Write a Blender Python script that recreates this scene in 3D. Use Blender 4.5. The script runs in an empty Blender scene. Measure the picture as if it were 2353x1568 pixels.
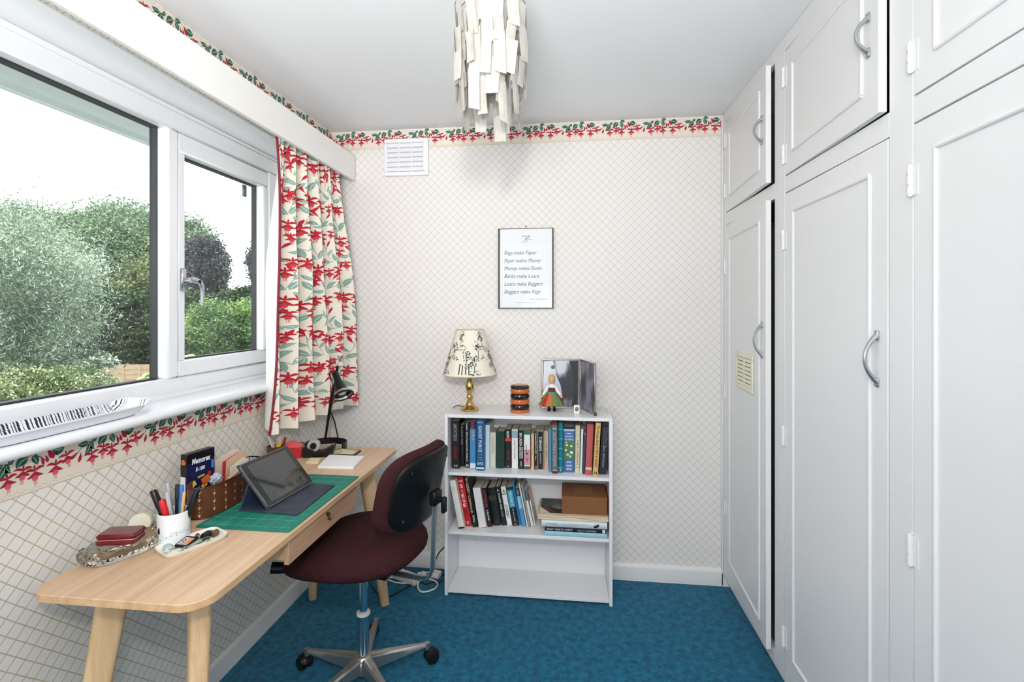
import bpy, bmesh, math, random
import numpy as np
from mathutils import Vector, Matrix
random.seed(7)
S = bpy.context.scene
COL = S.collection
R = math.radians
pi = math.pi

# ------------------------------------------------------------------ camera, world, lights, exposure
F, CX, CY, PSI, H = 1139.0, 1176.5, 712.0, math.atan(133.5 / 1139.0), 1.407
cam = bpy.data.cameras.new('camera')
cam.sensor_width = 36.0
cam.lens = 36.0 * F / 2353.0
cam.shift_y = -(784.0 - CY) / 2353.0
cam.clip_start = 0.02
cam.clip_end = 300
camo = bpy.data.objects.new('camera', cam)
COL.objects.link(camo)
camo.location = (0, 0, H)
camo.rotation_euler = (R(90), 0, PSI)
S.camera = camo

S.view_settings.view_transform = 'Standard'
S.view_settings.look = 'None'
S.view_settings.gamma = 1.0
S.view_settings.use_curve_mapping = False
S.view_settings.exposure = 0.22

W = bpy.data.worlds.new('overcast_sky')
S.world = W
W.use_nodes = True
bg = W.node_tree.nodes['Background']
bg.inputs[0].default_value = (0.93, 0.965, 1.0, 1)
bg.inputs[1].default_value = 2.5

def area(name, loc, target, sx, sy, power, col=(1, 1, 1), spread=180):
    l = bpy.data.lights.new(name, 'AREA')
    l.shape = 'RECTANGLE'
    l.size, l.size_y = sx, sy
    l.energy = power
    l.color = col
    l.spread = R(spread)
    o = bpy.data.objects.new(name, l)
    COL.objects.link(o)
    o.location = loc
    o.rotation_euler = (Vector(target) - Vector(loc)).to_track_quat('-Z', 'Y').to_euler()
    return o

sun = bpy.data.lights.new('hazy_sun', 'SUN')
sun.energy = 4.5
sun.angle = R(12)
sun.color = (1.0, 0.95, 0.86)
suno = bpy.data.objects.new('hazy_sun', sun)
COL.objects.link(suno)
suno.rotation_euler = Vector((-0.12, 0.22, -1.0)).to_track_quat('-Z', 'Y').to_euler()

area('camera_flash', (-0.02, -0.12, 1.80), (-0.75, 2.6, 1.45), 0.12, 0.12, 6.6, (1.0, 0.965, 0.925), 110)
area('rear_fill_light', (-0.35, -1.50, 1.35), (-0.5, 2.0, 1.25), 1.6, 1.9, 18.0, (0.95, 0.975, 1.0))  # added soft fill behind the camera, no doorway stands there
area('bounced_flash', (-0.22, -0.62, 1.50), (-0.35, 0.02, 2.4), 0.7, 0.7, 35.0, (0.985, 0.985, 1.0), 120)

# ------------------------------------------------------------------ pixel helpers (a pixel gives a direction only)
cs, sn = math.cos(PSI), math.sin(PSI)
def ray(u, v):
    a, c = (u - CX) / F, -(v - CY) / F
    return Vector((cs * a - sn, sn * a + cs, c))
def onZ(u, v, z):
    r = ray(u, v); t = (z - H) / r.z
    return r * t + Vector((0, 0, H))
def onX(u, v, x):
    r = ray(u, v); t = x / r.x
    return r * t + Vector((0, 0, H))
def onY(u, v, y):
    r = ray(u, v); t = y / r.y
    return r * t + Vector((0, 0, H))
def deep(u, v, d):
    return ray(u, v) * d + Vector((0, 0, H))

# ------------------------------------------------------------------ materials
def lin(c):
    return tuple(((x / 255.0) / 12.92 if x / 255.0 <= 0.04045 else ((x / 255.0 + 0.055) / 1.055) ** 2.4) for x in c[:3]) + (1.0,)

MATS = {}
def mat(name, col, rough=0.5, metal=0.0, var=0.0, vscale=8.0, bump=0.0, bscale=60.0, spec=0.5, stretch=None, trans=0.0, ior=1.45, coat=0.0, sheen=0.0):
    """procedural Principled material: base colour (sRGB 0-255) with noise variation and fine relief"""
    if name in MATS:
        return MATS[name]
    m = bpy.data.materials.new(name)
    m.use_nodes = True
    nt = m.node_tree
    p = nt.nodes['Principled BSDF']
    p.inputs['Roughness'].default_value = rough
    p.inputs['Metallic'].default_value = metal
    p.inputs['Specular IOR Level'].default_value = spec
    p.inputs['IOR'].default_value = ior
    p.inputs['Transmission Weight'].default_value = trans
    p.inputs['Coat Weight'].default_value = coat
    p.inputs['Sheen Weight'].default_value = sheen
    c = lin(col)
    tc = None
    if var or bump:
        tc = nt.nodes.new('ShaderNodeTexCoord')
        mp = nt.nodes.new('ShaderNodeMapping')
        nt.links.new(tc.outputs['Object'], mp.inputs['Vector'])
        if stretch:
            mp.inputs['Scale'].default_value = stretch
    if var:
        n = nt.nodes.new('ShaderNodeTexNoise')
        n.inputs['Scale'].default_value = vscale
        n.inputs['Detail'].default_value = 5
        nt.links.new(mp.outputs[0], n.inputs['Vector'])
        rr = nt.nodes.new('ShaderNodeValToRGB')
        rr.color_ramp.elements[0].position = 0.3
        rr.color_ramp.elements[1].position = 0.7
        rr.color_ramp.elements[0].color = tuple(max(0, x * (1 - var)) for x in c[:3]) + (1,)
        rr.color_ramp.elements[1].color = tuple(min(1, x * (1 + var)) for x in c[:3]) + (1,)
        nt.links.new(n.outputs['Fac'], rr.inputs[0])
        nt.links.new(rr.outputs[0], p.inputs['Base Color'])
    else:
        p.inputs['Base Color'].default_value = c
    if bump:
        n2 = nt.nodes.new('ShaderNodeTexNoise')
        n2.inputs['Scale'].default_value = bscale
        n2.inputs['Detail'].default_value = 3
        nt.links.new(mp.outputs[0], n2.inputs['Vector'])
        b = nt.nodes.new('ShaderNodeBump')
        b.inputs['Strength'].default_value = bump
        b.inputs['Distance'].default_value = 0.004
        nt.links.new(n2.outputs['Fac'], b.inputs['Height'])
        nt.links.new(b.outputs[0], p.inputs['Normal'])
    MATS[name] = m
    return m

def col(c, rough=0.55, **k):
    """plain coloured material, named after its colour"""
    nm = 'paint_%02x%02x%02x_%d' % (c[0], c[1], c[2], int(rough * 100)) + ''.join(sorted(k))
    return mat(nm, c, rough, **k)

def nodes(name):
    m = bpy.data.materials.new(name)
    m.use_nodes = True
    MATS[name] = m
    return m, m.node_tree, m.node_tree.nodes['Principled BSDF']

def trellis(name, a0, a1, base, line, pitch=0.042, half=0.046, rough=0.75):
    """diagonal trellis wallpaper; a0/a1 are the two object axes that span the wall"""
    m, nt, p = nodes(name)
    tc = nt.nodes.new('ShaderNodeTexCoord')
    sp = nt.nodes.new('ShaderNodeSeparateXYZ')
    nt.links.new(tc.outputs['Object'], sp.inputs[0])
    def math_(op, a, b=None):
        n = nt.nodes.new('ShaderNodeMath'); n.operation = op
        for i, x in enumerate((a, b)):
            if x is None: continue
            if isinstance(x, (int, float)): n.inputs[i].default_value = x
            else: nt.links.new(x, n.inputs[i])
        return n.outputs[0]
    nz = nt.nodes.new('ShaderNodeTexNoise'); nz.inputs['Scale'].default_value = 90
    nt.links.new(tc.outputs['Object'], nz.inputs['Vector'])
    wob = math_('MULTIPLY', math_('SUBTRACT', nz.outputs['Fac'], 0.5), 0.0024)
    A = math_('ADD', sp.outputs[a0], wob); B = sp.outputs[a1]
    out = None
    for op in ('ADD', 'SUBTRACT'):
        d = math_(op, A, B)
        t = math_('DIVIDE', d, pitch)
        fr = math_('FRACT', math_('ADD', t, 100.0))
        dist = math_('ABSOLUTE', math_('SUBTRACT', fr, 0.5))
        mr = nt.nodes.new('ShaderNodeMapRange'); mr.interpolation_type = 'SMOOTHSTEP'
        nt.links.new(dist, mr.inputs[0])
        mr.inputs[1].default_value = half * 0.75
        mr.inputs[2].default_value = half * 1.25
        mr.inputs[3].default_value = 1.0
        mr.inputs[4].default_value = 0.0
        out = mr.outputs[0] if out is None else math_('MAXIMUM', out, mr.outputs[0])
    mx = nt.nodes.new('ShaderNodeMix'); mx.data_type = 'RGBA'
    nt.links.new(out, mx.inputs[0])
    mx.inputs[6].default_value = lin(base)
    mx.inputs[7].default_value = lin(line)
    nt.links.new(mx.outputs[2], p.inputs['Base Color'])
    p.inputs['Roughness'].default_value = rough
    p.inputs['Specular IOR Level'].default_value = 0.25
    return m

def wood(name, a, b, axis=1, scale=1.0, rough=0.45):
    """veneer with grain running along one object axis"""
    m, nt, p = nodes(name)
    tc = nt.nodes.new('ShaderNodeTexCoord'); mp = nt.nodes.new('ShaderNodeMapping')
    sc = [22 * scale] * 3; sc[axis] = 1.1 * scale
    mp.inputs['Scale'].default_value = sc
    nt.links.new(tc.outputs['Object'], mp.inputs['Vector'])
    n = nt.nodes.new('ShaderNodeTexNoise'); n.inputs['Scale'].default_value = 1.6; n.inputs['Detail'].default_value = 8; n.inputs['Distortion'].default_value = 0.4
    nt.links.new(mp.outputs[0], n.inputs['Vector'])
    mp2 = nt.nodes.new('ShaderNodeMapping'); sc2 = [150 * scale] * 3; sc2[axis] = 4 * scale
    mp2.inputs['Scale'].default_value = sc2
    nt.links.new(tc.outputs['Object'], mp2.inputs['Vector'])
    n2 = nt.nodes.new('ShaderNodeTexNoise'); n2.inputs['Scale'].default_value = 2; n2.inputs['Detail'].default_value = 2
    nt.links.new(mp2.outputs[0], n2.inputs['Vector'])
    ad = nt.nodes.new('ShaderNodeMath'); ad.operation = 'MULTIPLY_ADD'
    nt.links.new(n2.outputs['Fac'], ad.inputs[0]); ad.inputs[1].default_value = 0.35
    nt.links.new(n.outputs['Fac'], ad.inputs[2])
    rr = nt.nodes.new('ShaderNodeValToRGB')
    rr.color_ramp.elements[0].position = 0.42; rr.color_ramp.elements[0].color = lin(a)
    rr.color_ramp.elements[1].position = 0.86; rr.color_ramp.elements[1].color = lin(b)
    nt.links.new(ad.outputs[0], rr.inputs[0])
    nt.links.new(rr.outputs[0], p.inputs['Base Color'])
    p.inputs['Roughness'].default_value = rough
    p.inputs['Specular IOR Level'].default_value = 0.35
    return m

def pane_glass(name, tint=(252, 254, 254), haze=0.03, refl=1.0):
    """thin window glass: lets light straight through, mirrors a little, has a faint pale haze painted in"""
    m, nt, p = nodes(name)
    nt.nodes.remove(p)
    out = nt.nodes['Material Output']
    tr = nt.nodes.new('ShaderNodeBsdfTransparent'); tr.inputs[0].default_value = lin(tint)
    gl = nt.nodes.new('ShaderNodeBsdfGlossy'); gl.inputs['Roughness'].default_value = 0.02
    df = nt.nodes.new('ShaderNodeBsdfDiffuse'); df.inputs[0].default_value = (0.8, 0.85, 0.85, 1)
    lw = nt.nodes.new('ShaderNodeLayerWeight'); lw.inputs[0].default_value = 0.5
    pw = nt.nodes.new('ShaderNodeMath'); pw.operation = 'POWER'; pw.inputs[1].default_value = 4.0
    nt.links.new(lw.outputs['Facing'], pw.inputs[0])
    fr = nt.nodes.new('ShaderNodeMath'); fr.operation = 'MULTIPLY_ADD'; fr.inputs[1].default_value = 0.35 * refl; fr.inputs[2].default_value = 0.025 * refl
    nt.links.new(pw.outputs[0], fr.inputs[0])
    m1 = nt.nodes.new('ShaderNodeMixShader'); m2 = nt.nodes.new('ShaderNodeMixShader')
    m1.inputs[0].default_value = haze
    nt.links.new(tr.outputs[0], m1.inputs[1]); nt.links.new(df.outputs[0], m1.inputs[2])
    nt.links.new(fr.outputs[0], m2.inputs[0])
    nt.links.new(m1.outputs[0], m2.inputs[1]); nt.links.new(gl.outputs[0], m2.inputs[2])
    nt.links.new(m2.outputs[0], out.inputs[0])
    return m

def leafmat(name, c0, c1, c2, trans=0.25, rough=0.5):
    """foliage: every leaf has its own shade (face attribute), a little light shines through"""
    m, nt, p = nodes(name)
    at = nt.nodes.new('ShaderNodeAttribute'); at.attribute_name = 'shade'
    rr = nt.nodes.new('ShaderNodeValToRGB')
    rr.color_ramp.elements[0].color = lin(c0)
    rr.color_ramp.elements[1].color = lin(c2)
    e = rr.color_ramp.elements.new(0.55); e.color = lin(c1)
    nt.links.new(at.outputs['Fac'], rr.inputs[0])
    nt.links.new(rr.outputs[0], p.inputs['Base Color'])
    p.inputs['Roughness'].default_value = rough
    tl = nt.nodes.new('ShaderNodeBsdfTranslucent')
    nt.links.new(rr.outputs[0], tl.inputs[0])
    mx = nt.nodes.new('ShaderNodeMixShader'); mx.inputs[0].default_value = trans
    nt.links.new(p.outputs[0], mx.inputs[1]); nt.links.new(tl.outputs[0], mx.inputs[2])
    nt.links.new(mx.outputs[0], nt.nodes['Material Output'].inputs[0])
    return m

# ------------------------------------------------------------------ mesh builder
class MB:
    def __init__(s):
        s.v, s.f, s.m = [], [], []
    def add(s, vs, fs, mi=0, T=None):
        b = len(s.v)
        for p in vs:
            p = Vector(p)
            s.v.append(T @ p if T is not None else p)
        for f in fs:
            s.f.append(tuple(b + i for i in f)); s.m.append(mi)
        return s
    def box(s, x0, x1, y0, y1, z0, z1, mi=0, bev=0.0, T=None):
        if x0 > x1: x0, x1 = x1, x0
        if y0 > y1: y0, y1 = y1, y0
        if z0 > z1: z0, z1 = z1, z0
        c = ((x0 + x1) / 2, (y0 + y1) / 2, (z0 + z1) / 2)
        h = ((x1 - x0) / 2, (y1 - y0) / 2, (z1 - z0) / 2)
        b = min(bev, min(h) * 0.9)
        if b <= 0:
            vs = [(c[0] + i * h[0], c[1] + j * h[1], c[2] + k * h[2]) for i in (-1, 1) for j in (-1, 1) for k in (-1, 1)]
            fs = [(0, 1, 3, 2), (4, 6, 7, 5), (0, 4, 5, 1), (2, 3, 7, 6), (0, 2, 6, 4), (1, 5, 7, 3)]
            return s.add(vs, fs, mi, T)
        vs, ix = [], {}
        for i in (-1, 1):
            for j in (-1, 1):
                for k in (-1, 1):
                    sg = (i, j, k)
                    for a in range(3):
                        p = [c[d] + sg[d] * (h[d] if d == a else h[d] - b) for d in range(3)]
                        ix[(i, j, k, a)] = len(vs); vs.append(p)
        fs = []
        for a in range(3):
            o1, o2 = [d for d in range(3) if d != a]
            for sg in (-1, 1):
                q = []
                for (p, r) in ((-1, -1), (1, -1), (1, 1), (-1, 1)):
                    t = [0, 0, 0]; t[a] = sg; t[o1] = p; t[o2] = r
                    q.append(ix[(*t, a)])
                fs.append(q)
            for p in (-1, 1):
                for r in (-1, 1):
                    t0 = [0, 0, 0]; t1 = [0, 0, 0]
                    t0[a], t1[a] = -1, 1
                    for t in (t0, t1): t[o1], t[o2] = p, r
                    fs.append([ix[(*t0, o1)], ix[(*t1, o1)], ix[(*t1, o2)], ix[(*t0, o2)]])
        for i in (-1, 1):
            for j in (-1, 1):
                for k in (-1, 1):
                    fs.append([ix[(i, j, k, 0)], ix[(i, j, k, 1)], ix[(i, j, k, 2)]])
        return s.add(vs, fs, mi, T)
    def cyl(s, p0, p1, r0, r1=None, n=16, mi=0, caps=True, T=None):
        r1 = r0 if r1 is None else r1
        p0, p1 = Vector(p0), Vector(p1)
        d = (p1 - p0).normalized()
        a = d.orthogonal().normalized(); b = d.cross(a)
        vs = []
        for p, r in ((p0, r0), (p1, r1)):
            for i in range(n):
                t = 2 * pi * i / n
                vs.append(p + a * (r * math.cos(t)) + b * (r * math.sin(t)))
        fs = [(i, (i + 1) % n, n + (i + 1) % n, n + i) for i in range(n)]
        if caps:
            fs += [tuple(range(n))[::-1], tuple(range(n, 2 * n))]
        return s.add(vs, fs, mi, T)
    def lathe(s, prof, n=24, mi=0, T=None, sx=1.0, sy=1.0, cap=True):
        vs = []
        for r, z in prof:
            for i in range(n):
                t = 2 * pi * i / n
                vs.append((sx * r * math.cos(t), sy * r * math.sin(t), z))
        fs = []
        for j in range(len(prof) - 1):
            for i in range(n):
                fs.append((j * n + i, j * n + (i + 1) % n, (j + 1) * n + (i + 1) % n, (j + 1) * n + i))
        if cap:
            if prof[0][0] > 1e-5: fs.append(tuple(range(n))[::-1])
            if prof[-1][0] > 1e-5: fs.append(tuple(range((len(prof) - 1) * n, len(prof) * n)))
        return s.add(vs, fs, mi, T)
    def tube(s, pts, r, n=8, mi=0, closed=False, T=None, flat=None):
        """tube along points; r a number or a list; flat=(a,b) makes an elliptic section with b along the 'up' side"""
        pts = [Vector(p) for p in pts]
        m = len(pts)
        rs = r if isinstance(r, (list, tuple)) else [r] * m
        vs = []
        up = None
        for i, p in enumerate(pts):
            if closed: d = pts[(i + 1) % m] - pts[i - 1]
            else: d = pts[min(i + 1, m - 1)] - pts[max(i - 1, 0)]
            d.normalize()
            if up is None: up = d.orthogonal().normalized() if flat is None or len(flat) < 3 else Vector(flat[2])
            a = (up - d * up.dot(d))
            a = a.normalized() if a.length > 1e-6 else d.orthogonal().normalized()
            up = a
            b = d.cross(a)
            fa, fb = (flat[0], flat[1]) if flat else (1, 1)
            for k in range(n):
                t = 2 * pi * k / n
                vs.append(p + a * (rs[i] * fa * math.cos(t)) + b * (rs[i] * fb * math.sin(t)))
        fs = []
        for i in range(m if closed else m - 1):
            j = (i + 1) % m
            for k in range(n):
                fs.append((i * n + k, i * n + (k + 1) % n, j * n + (k + 1) % n, j * n + k))
        if not closed:
            fs += [tuple(range(n))[::-1], tuple(range((m - 1) * n, m * n))]
        return s.add(vs, fs, mi, T)
    def prism(s, poly, fn, d0, d1, mi=0, T=None):
        """extrude a 2D outline; fn(a, b, d) gives the 3D point"""
        n = len(poly)
        vs = [fn(a, b, d0) for a, b in poly] + [fn(a, b, d1) for a, b in poly]
        fs = [tuple(range(n))[::-1], tuple(range(n, 2 * n))]
        fs += [(i, (i + 1) % n, n + (i + 1) % n, n + i) for i in range(n)]
        return s.add(vs, fs, mi, T)
    def grid(s, fn, nu, nv, mi=0, closed_u=False, T=None):
        vs = [fn(i / nu, j / nv) for j in range(nv + 1) for i in range(nu + (0 if closed_u else 1))]
        w = nu if closed_u else nu + 1
        fs = []
        for j in range(nv):
            for i in range(nu):
                i2 = (i + 1) % w
                fs.append((j * w + i, j * w + i2, (j + 1) * w + i2, (j + 1) * w + i))
        return s.add(vs, fs, mi, T)
    def build(s, name, mats, parent=None, world=False, loc=None, rot=None, smooth=38, fixn=True, kind=None):
        me = bpy.data.meshes.new(name)
        vs = s.v
        if world and parent is not None:
            o0 = Vector(parent.location)
            vs = [p - o0 for p in vs]
        me.from_pydata([tuple(p) for p in vs], [], s.f)
        if not isinstance(mats, (list, tuple)): mats = [mats]
        for m in mats: me.materials.append(m)
        if len(mats) > 1: me.polygons.foreach_set('material_index', s.m)
        if fixn:
            bm = bmesh.new(); bm.from_mesh(me)
            bmesh.ops.recalc_face_normals(bm, faces=bm.faces)
            bm.to_mesh(me); bm.free()
        if smooth:
            me.polygons.foreach_set('use_smooth', [True] * len(me.polygons))
            me.set_sharp_from_angle(angle=R(smooth))
        me.update()
        o = bpy.data.objects.new(name, me)
        COL.objects.link(o)
        if parent is not None: o.parent = parent
        if loc is not None: o.location = loc
        if rot is not None: o.rotation_euler = rot
        if kind: o['kind'] = kind
        return o

def thing(name, label, cat, loc=(0, 0, 0), rot=(0, 0, 0), group=None):
    o = bpy.data.objects.new(name, None)
    o.empty_display_size = 0.05
    COL.objects.link(o)
    o.location = loc
    o.rotation_euler = rot
    return tag(o, label, cat, group)
def tag(o, label, cat, group=None):
    o['label'] = label; o['category'] = cat
    if group: o['group'] = group
    return o
def struct(o):
    o['kind'] = 'structure'
    return o
def share(o, name, parent, loc=(0, 0, 0), rot=(0, 0, 0), scale=None, mat_=None):
    """another object on the same mesh data"""
    c = bpy.data.objects.new(name, o.data if isinstance(o, bpy.types.Object) else o)
    COL.objects.link(c)
    c.parent = parent
    c.location = loc; c.rotation_euler = rot
    if scale: c.scale = scale
    return c

# ------------------------------------------------------------------ lettering
_txt = {}
def glyphs(sx, shear=0.0, bold=0.0):
    key = (sx, shear, bold)
    if key in _txt: return _txt[key]
    cu = bpy.data.curves.new('lettering', 'FONT')
    cu.body = sx; cu.size = 1.0; cu.shear = shear; cu.offset = bold; cu.resolution_u = 2
    cu.fill_mode = 'FRONT'
    ob = bpy.data.objects.new('lettering', cu)
    COL.objects.link(ob)
    dg = bpy.context.evaluated_depsgraph_get()
    me = bpy.data.meshes.new_from_object(ob.evaluated_get(dg))
    vs = [(v.co.x, v.co.y) for v in me.vertices]
    fs = [tuple(p.vertices) for p in me.polygons]
    bpy.data.objects.remove(ob); bpy.data.curves.remove(cu); bpy.data.meshes.remove(me)
    if vs:
        x0 = min(a for a, b in vs); x1 = max(a for a, b in vs)
        y0 = min(b for a, b in vs); y1 = max(b for a, b in vs)
    else: x0 = y0 = 0; x1 = y1 = 1
    _txt[key] = (vs, fs, x0, x1, y0, y1)
    return _txt[key]
def letter(mb, sx, O, Rv, Uv, width=None, height=None, mi=0, shear=0.0, bold=0.0, align='l', base=True, fn=None):
    """flat lettering into mb: origin O, reading direction Rv, letter-up Uv; fits width and/or height"""
    vs, fs, x0, x1, y0, y1 = glyphs(sx, shear, bold)
    O, Rv, Uv = Vector(O), Vector(Rv).normalized(), Vector(Uv).normalized()
    w, h = max(x1 - x0, 1e-6), max(y1 - y0, 1e-6)
    kx = ky = None
    if width: kx = width / w
    if height: ky = height / (0.73 if base else h)
    if kx is None: kx = ky
    if ky is None: ky = kx
    off = {'l': 0, 'c': -0.5 * w * kx, 'r': -w * kx}[align]
    yb = 0 if base else y0
    pts = [((a - x0) * kx + off, (b - yb) * ky) for a, b in vs]
    if fn: P = [fn(a, b) for a, b in pts]
    else: P = [O + Rv * a + Uv * b for a, b in pts]
    return mb.add(P, fs, mi)
# ================================================================== the room
XL, XR, YB, ZC, YF = -1.330, 0.773, 2.642, 2.400, -1.60
white_gloss = mat('white_gloss_paint', (232, 232, 230), 0.32, var=0.012, vscale=3, bump=0.04, bscale=30)
white_matt = mat('white_emulsion', (236, 237, 238), 0.7, var=0.012, vscale=2.0, bump=0.03, bscale=25, spec=0.2)
upvc = mat('white_upvc', (238, 239, 242), 0.28, var=0.01, vscale=3)
paper_l = trellis('trellis_wallpaper_left', 1, 2, (232, 228, 221), (196, 182, 154))  # same paper as the back wall, this wall's light painted into stronger lines
paper_b = trellis('trellis_wallpaper_back', 0, 2, (234, 230, 226), (204, 195, 184), half=0.036)  # same paper, paler lines paint in the light on this wall

# carpet
m, nt, p = nodes('teal_carpet')
tc = nt.nodes.new('ShaderNodeTexCoord')
n1 = nt.nodes.new('ShaderNodeTexNoise'); n1.inputs['Scale'].default_value = 34; n1.inputs['Detail'].default_value = 8; n1.inputs['Roughness'].default_value = .68
n2 = nt.nodes.new('ShaderNodeTexNoise'); n2.inputs['Scale'].default_value = 240; n2.inputs['Detail'].default_value = 3
for n in (n1, n2): nt.links.new(tc.outputs['Object'], n.inputs['Vector'])
ad = nt.nodes.new('ShaderNodeMath'); ad.operation = 'MULTIPLY_ADD'; ad.inputs[1].default_value = 0.60
nt.links.new(n2.outputs['Fac'], ad.inputs[0]); nt.links.new(n1.outputs['Fac'], ad.inputs[2])
rr = nt.nodes.new('ShaderNodeValToRGB')
rr.color_ramp.elements[0].position = 0.62; rr.color_ramp.elements[0].color = lin((3, 68, 96))
rr.color_ramp.elements[1].position = 1.0; rr.color_ramp.elements[1].color = lin((22, 124, 160))
nt.links.new(ad.outputs[0], rr.inputs[0]); nt.links.new(rr.outputs[0], p.inputs['Base Color'])
p.inputs['Roughness'].default_value = 0.95; p.inputs['Specular IOR Level'].default_value = 0.1
p.inputs['Sheen Weight'].default_value = 0.15
bp = nt.nodes.new('ShaderNodeBump'); bp.inputs['Strength'].default_value = 0.55; bp.inputs['Distance'].default_value = 0.006
nt.links.new(n2.outputs['Fac'], bp.inputs['Height']); nt.links.new(bp.outputs[0], p.inputs['Normal'])
carpet = m

struct(MB().box(XL - 0.3, 1.45, YF, YB + 0.1, -0.12, 0).build('floor', carpet))
struct(MB().box(XL - 0.3, 1.45, YF, YB + 0.1, ZC, ZC + 0.12).build('ceiling', white_matt))
struct(MB().box(XL - 0.3, 1.45, YB, YB + 0.1, 0, ZC).build('wall_back', paper_b))
struct(MB().box(1.40, 1.50, YF, YB, 0, ZC).build('wall_right', white_matt))
struct(MB().box(XL - 0.3, 1.45, YF - 0.1, YF, 0, ZC).build('wall_front', white_matt))
WY0, WY1, WZ0, WZ1 = 0.12, 2.30, 1.06, 2.19
w = MB()
w.box(-1.50, XL, YF, YB, 0, WZ0)
w.box(-1.50, XL, YF, YB, WZ1, ZC)
w.box(-1.50, XL, WY1, YB, WZ0, WZ1)
w.box(-1.50, XL, YF, WY0, WZ0, WZ1)
struct(w.build('wall_left', paper_l))

# painted reveal of the window recess (the head slopes up towards the room)
rv = MB()
rv.prism([(XL - 0.002, WZ1 - 0.001), (XL - 0.002, WZ1 - 0.006), (-1.425, 2.141), (-1.50, 2.141), (-1.50, WZ1 - 0.001)], lambda a, b, d: (a, d, b), WY0 + 0.001, WY1 - 0.001)
rv.box(-1.50, XL - 0.002, WY1 - 0.008, WY1 - 0.0005, WZ0, 2.141)
rv.box(-1.50, XL - 0.002, WY0 + 0.0005, WY0 + 0.008, WZ0, 2.141)
struct(rv.build('trim_1', white_matt))

# skirting boards
def skirting(name, pts_fn, length):
    prof = [(0, 0), (0.016, 0), (0.016, 0.066), (0.013, 0.078), (0.006, 0.084), (0, 0.085)]
    mb = MB()
    mb.prism(prof, pts_fn, 0, length)
    return struct(mb.build(name, white_gloss))
skirting('baseboard_left', lambda a, b, d: (XL + a * 0.75, YF + d, b), YB - YF)
skirting('baseboard_back', lambda a, b, d: (XL + 0.012 + d, YB - a, b), XR - XL + 0.02)

# ------------------------------------------------------------------ fuchsia print: strips of colour laid on a surface
def strip(mb, pts, fn, mi, lay):
    """pts: (s, t, halfwidth) along a centre line; fn(s, t, lift) puts them on the surface"""
    vs = []
    n = len(pts)
    for i, (a, b, wd) in enumerate(pts):
        a0, b0, _ = pts[max(i - 1, 0)]; a1, b1, _ = pts[min(i + 1, n - 1)]
        dx, dy = a1 - a0, b1 - b0
        L = math.hypot(dx, dy) or 1e-9
        nx, ny = -dy / L, dx / L
        vs.append(fn(a + nx * wd, b + ny * wd, lay)); vs.append(fn(a - nx * wd, b - ny * wd, lay))
    fs = [(2 * i, 2 * i + 1, 2 * i + 3, 2 * i + 2) for i in range(n - 1)]
    mb.add(vs, fs, mi)
def blade(mb, p0, p1, wd, fn, mi, lay, bend=0.0, n=6, fat=0.8):
    pts = []
    dx, dy = p1[0] - p0[0], p1[1] - p0[1]
    for i in range(n + 1):
        q = i / n
        k = bend * math.sin(pi * q)
        pts.append((p0[0] + dx * q - dy * k, p0[1] + dy * q + dx * k, wd * max(0.04, math.sin(pi * min(1, q ** fat)) ** 0.8)))
    strip(mb, pts, fn, mi, lay)
def pleaf(mb, p0, p1, wd, fn, lay=1, bend=0.1, mid=1):
    blade(mb, p0, p1, wd, fn, 0, lay, bend)
    if mid: blade(mb, p0, (p0[0] + (p1[0] - p0[0]) * .9, p0[1] + (p1[1] - p0[1]) * .9), wd * 0.16, fn, 1, lay + 1, bend, 5)
def pbud(mb, p0, p1, wd, fn, lay=2):
    blade(mb, p0, p1, wd, fn, 2, lay, 0.05, 6, 1.5)
def pflower(mb, c, sz, fn, lay=3, tilt=0.0):
    ca, sa = math.cos(tilt), math.sin(tilt)
    def q(x, y): return (c[0] + sz * (x * ca - y * sa), c[1] + sz * (x * sa + y * ca))
    blade(mb, q(0, 0.80), q(0, 0.05), sz * 0.10, fn, 2, lay, 0, 4)
    blade(mb, q(-0.02, 0.10), q(-0.16, -0.80), sz * 0.24, fn, 3, lay + .4, 0.06, 5, 1.3)
    blade(mb, q(0.02, 0.10), q(0.18, -0.78), sz * 0.24, fn, 3, lay + .7, -0.06, 5, 1.3)
    for i, (x, y, b, w_) in enumerate(((-0.92, 0.26, -.20, .15), (0.92, 0.30, .20, .15), (-0.72, -0.42, .16, .15), (0.76, -0.38, -.16, .15), (0.05, -0.34, .0, .13))):
        blade(mb, q(0, 0.12), q(x, y), sz * w_, fn, 2, lay + 1 + .25 * i, b, 5, .9)
    for i, x in enumerate((-0.12, 0.03, 0.14)):
        strip(mb, [(*q(x * .5, -0.6), sz * 0.02), (*q(x, -1.22), sz * 0.02)], fn, 3, lay + .2 + .05 * i)
def pstem(mb, pts, wd, fn, lay=1):
    strip(mb, [(a, b, wd) for a, b in pts], fn, 0, lay)

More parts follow.
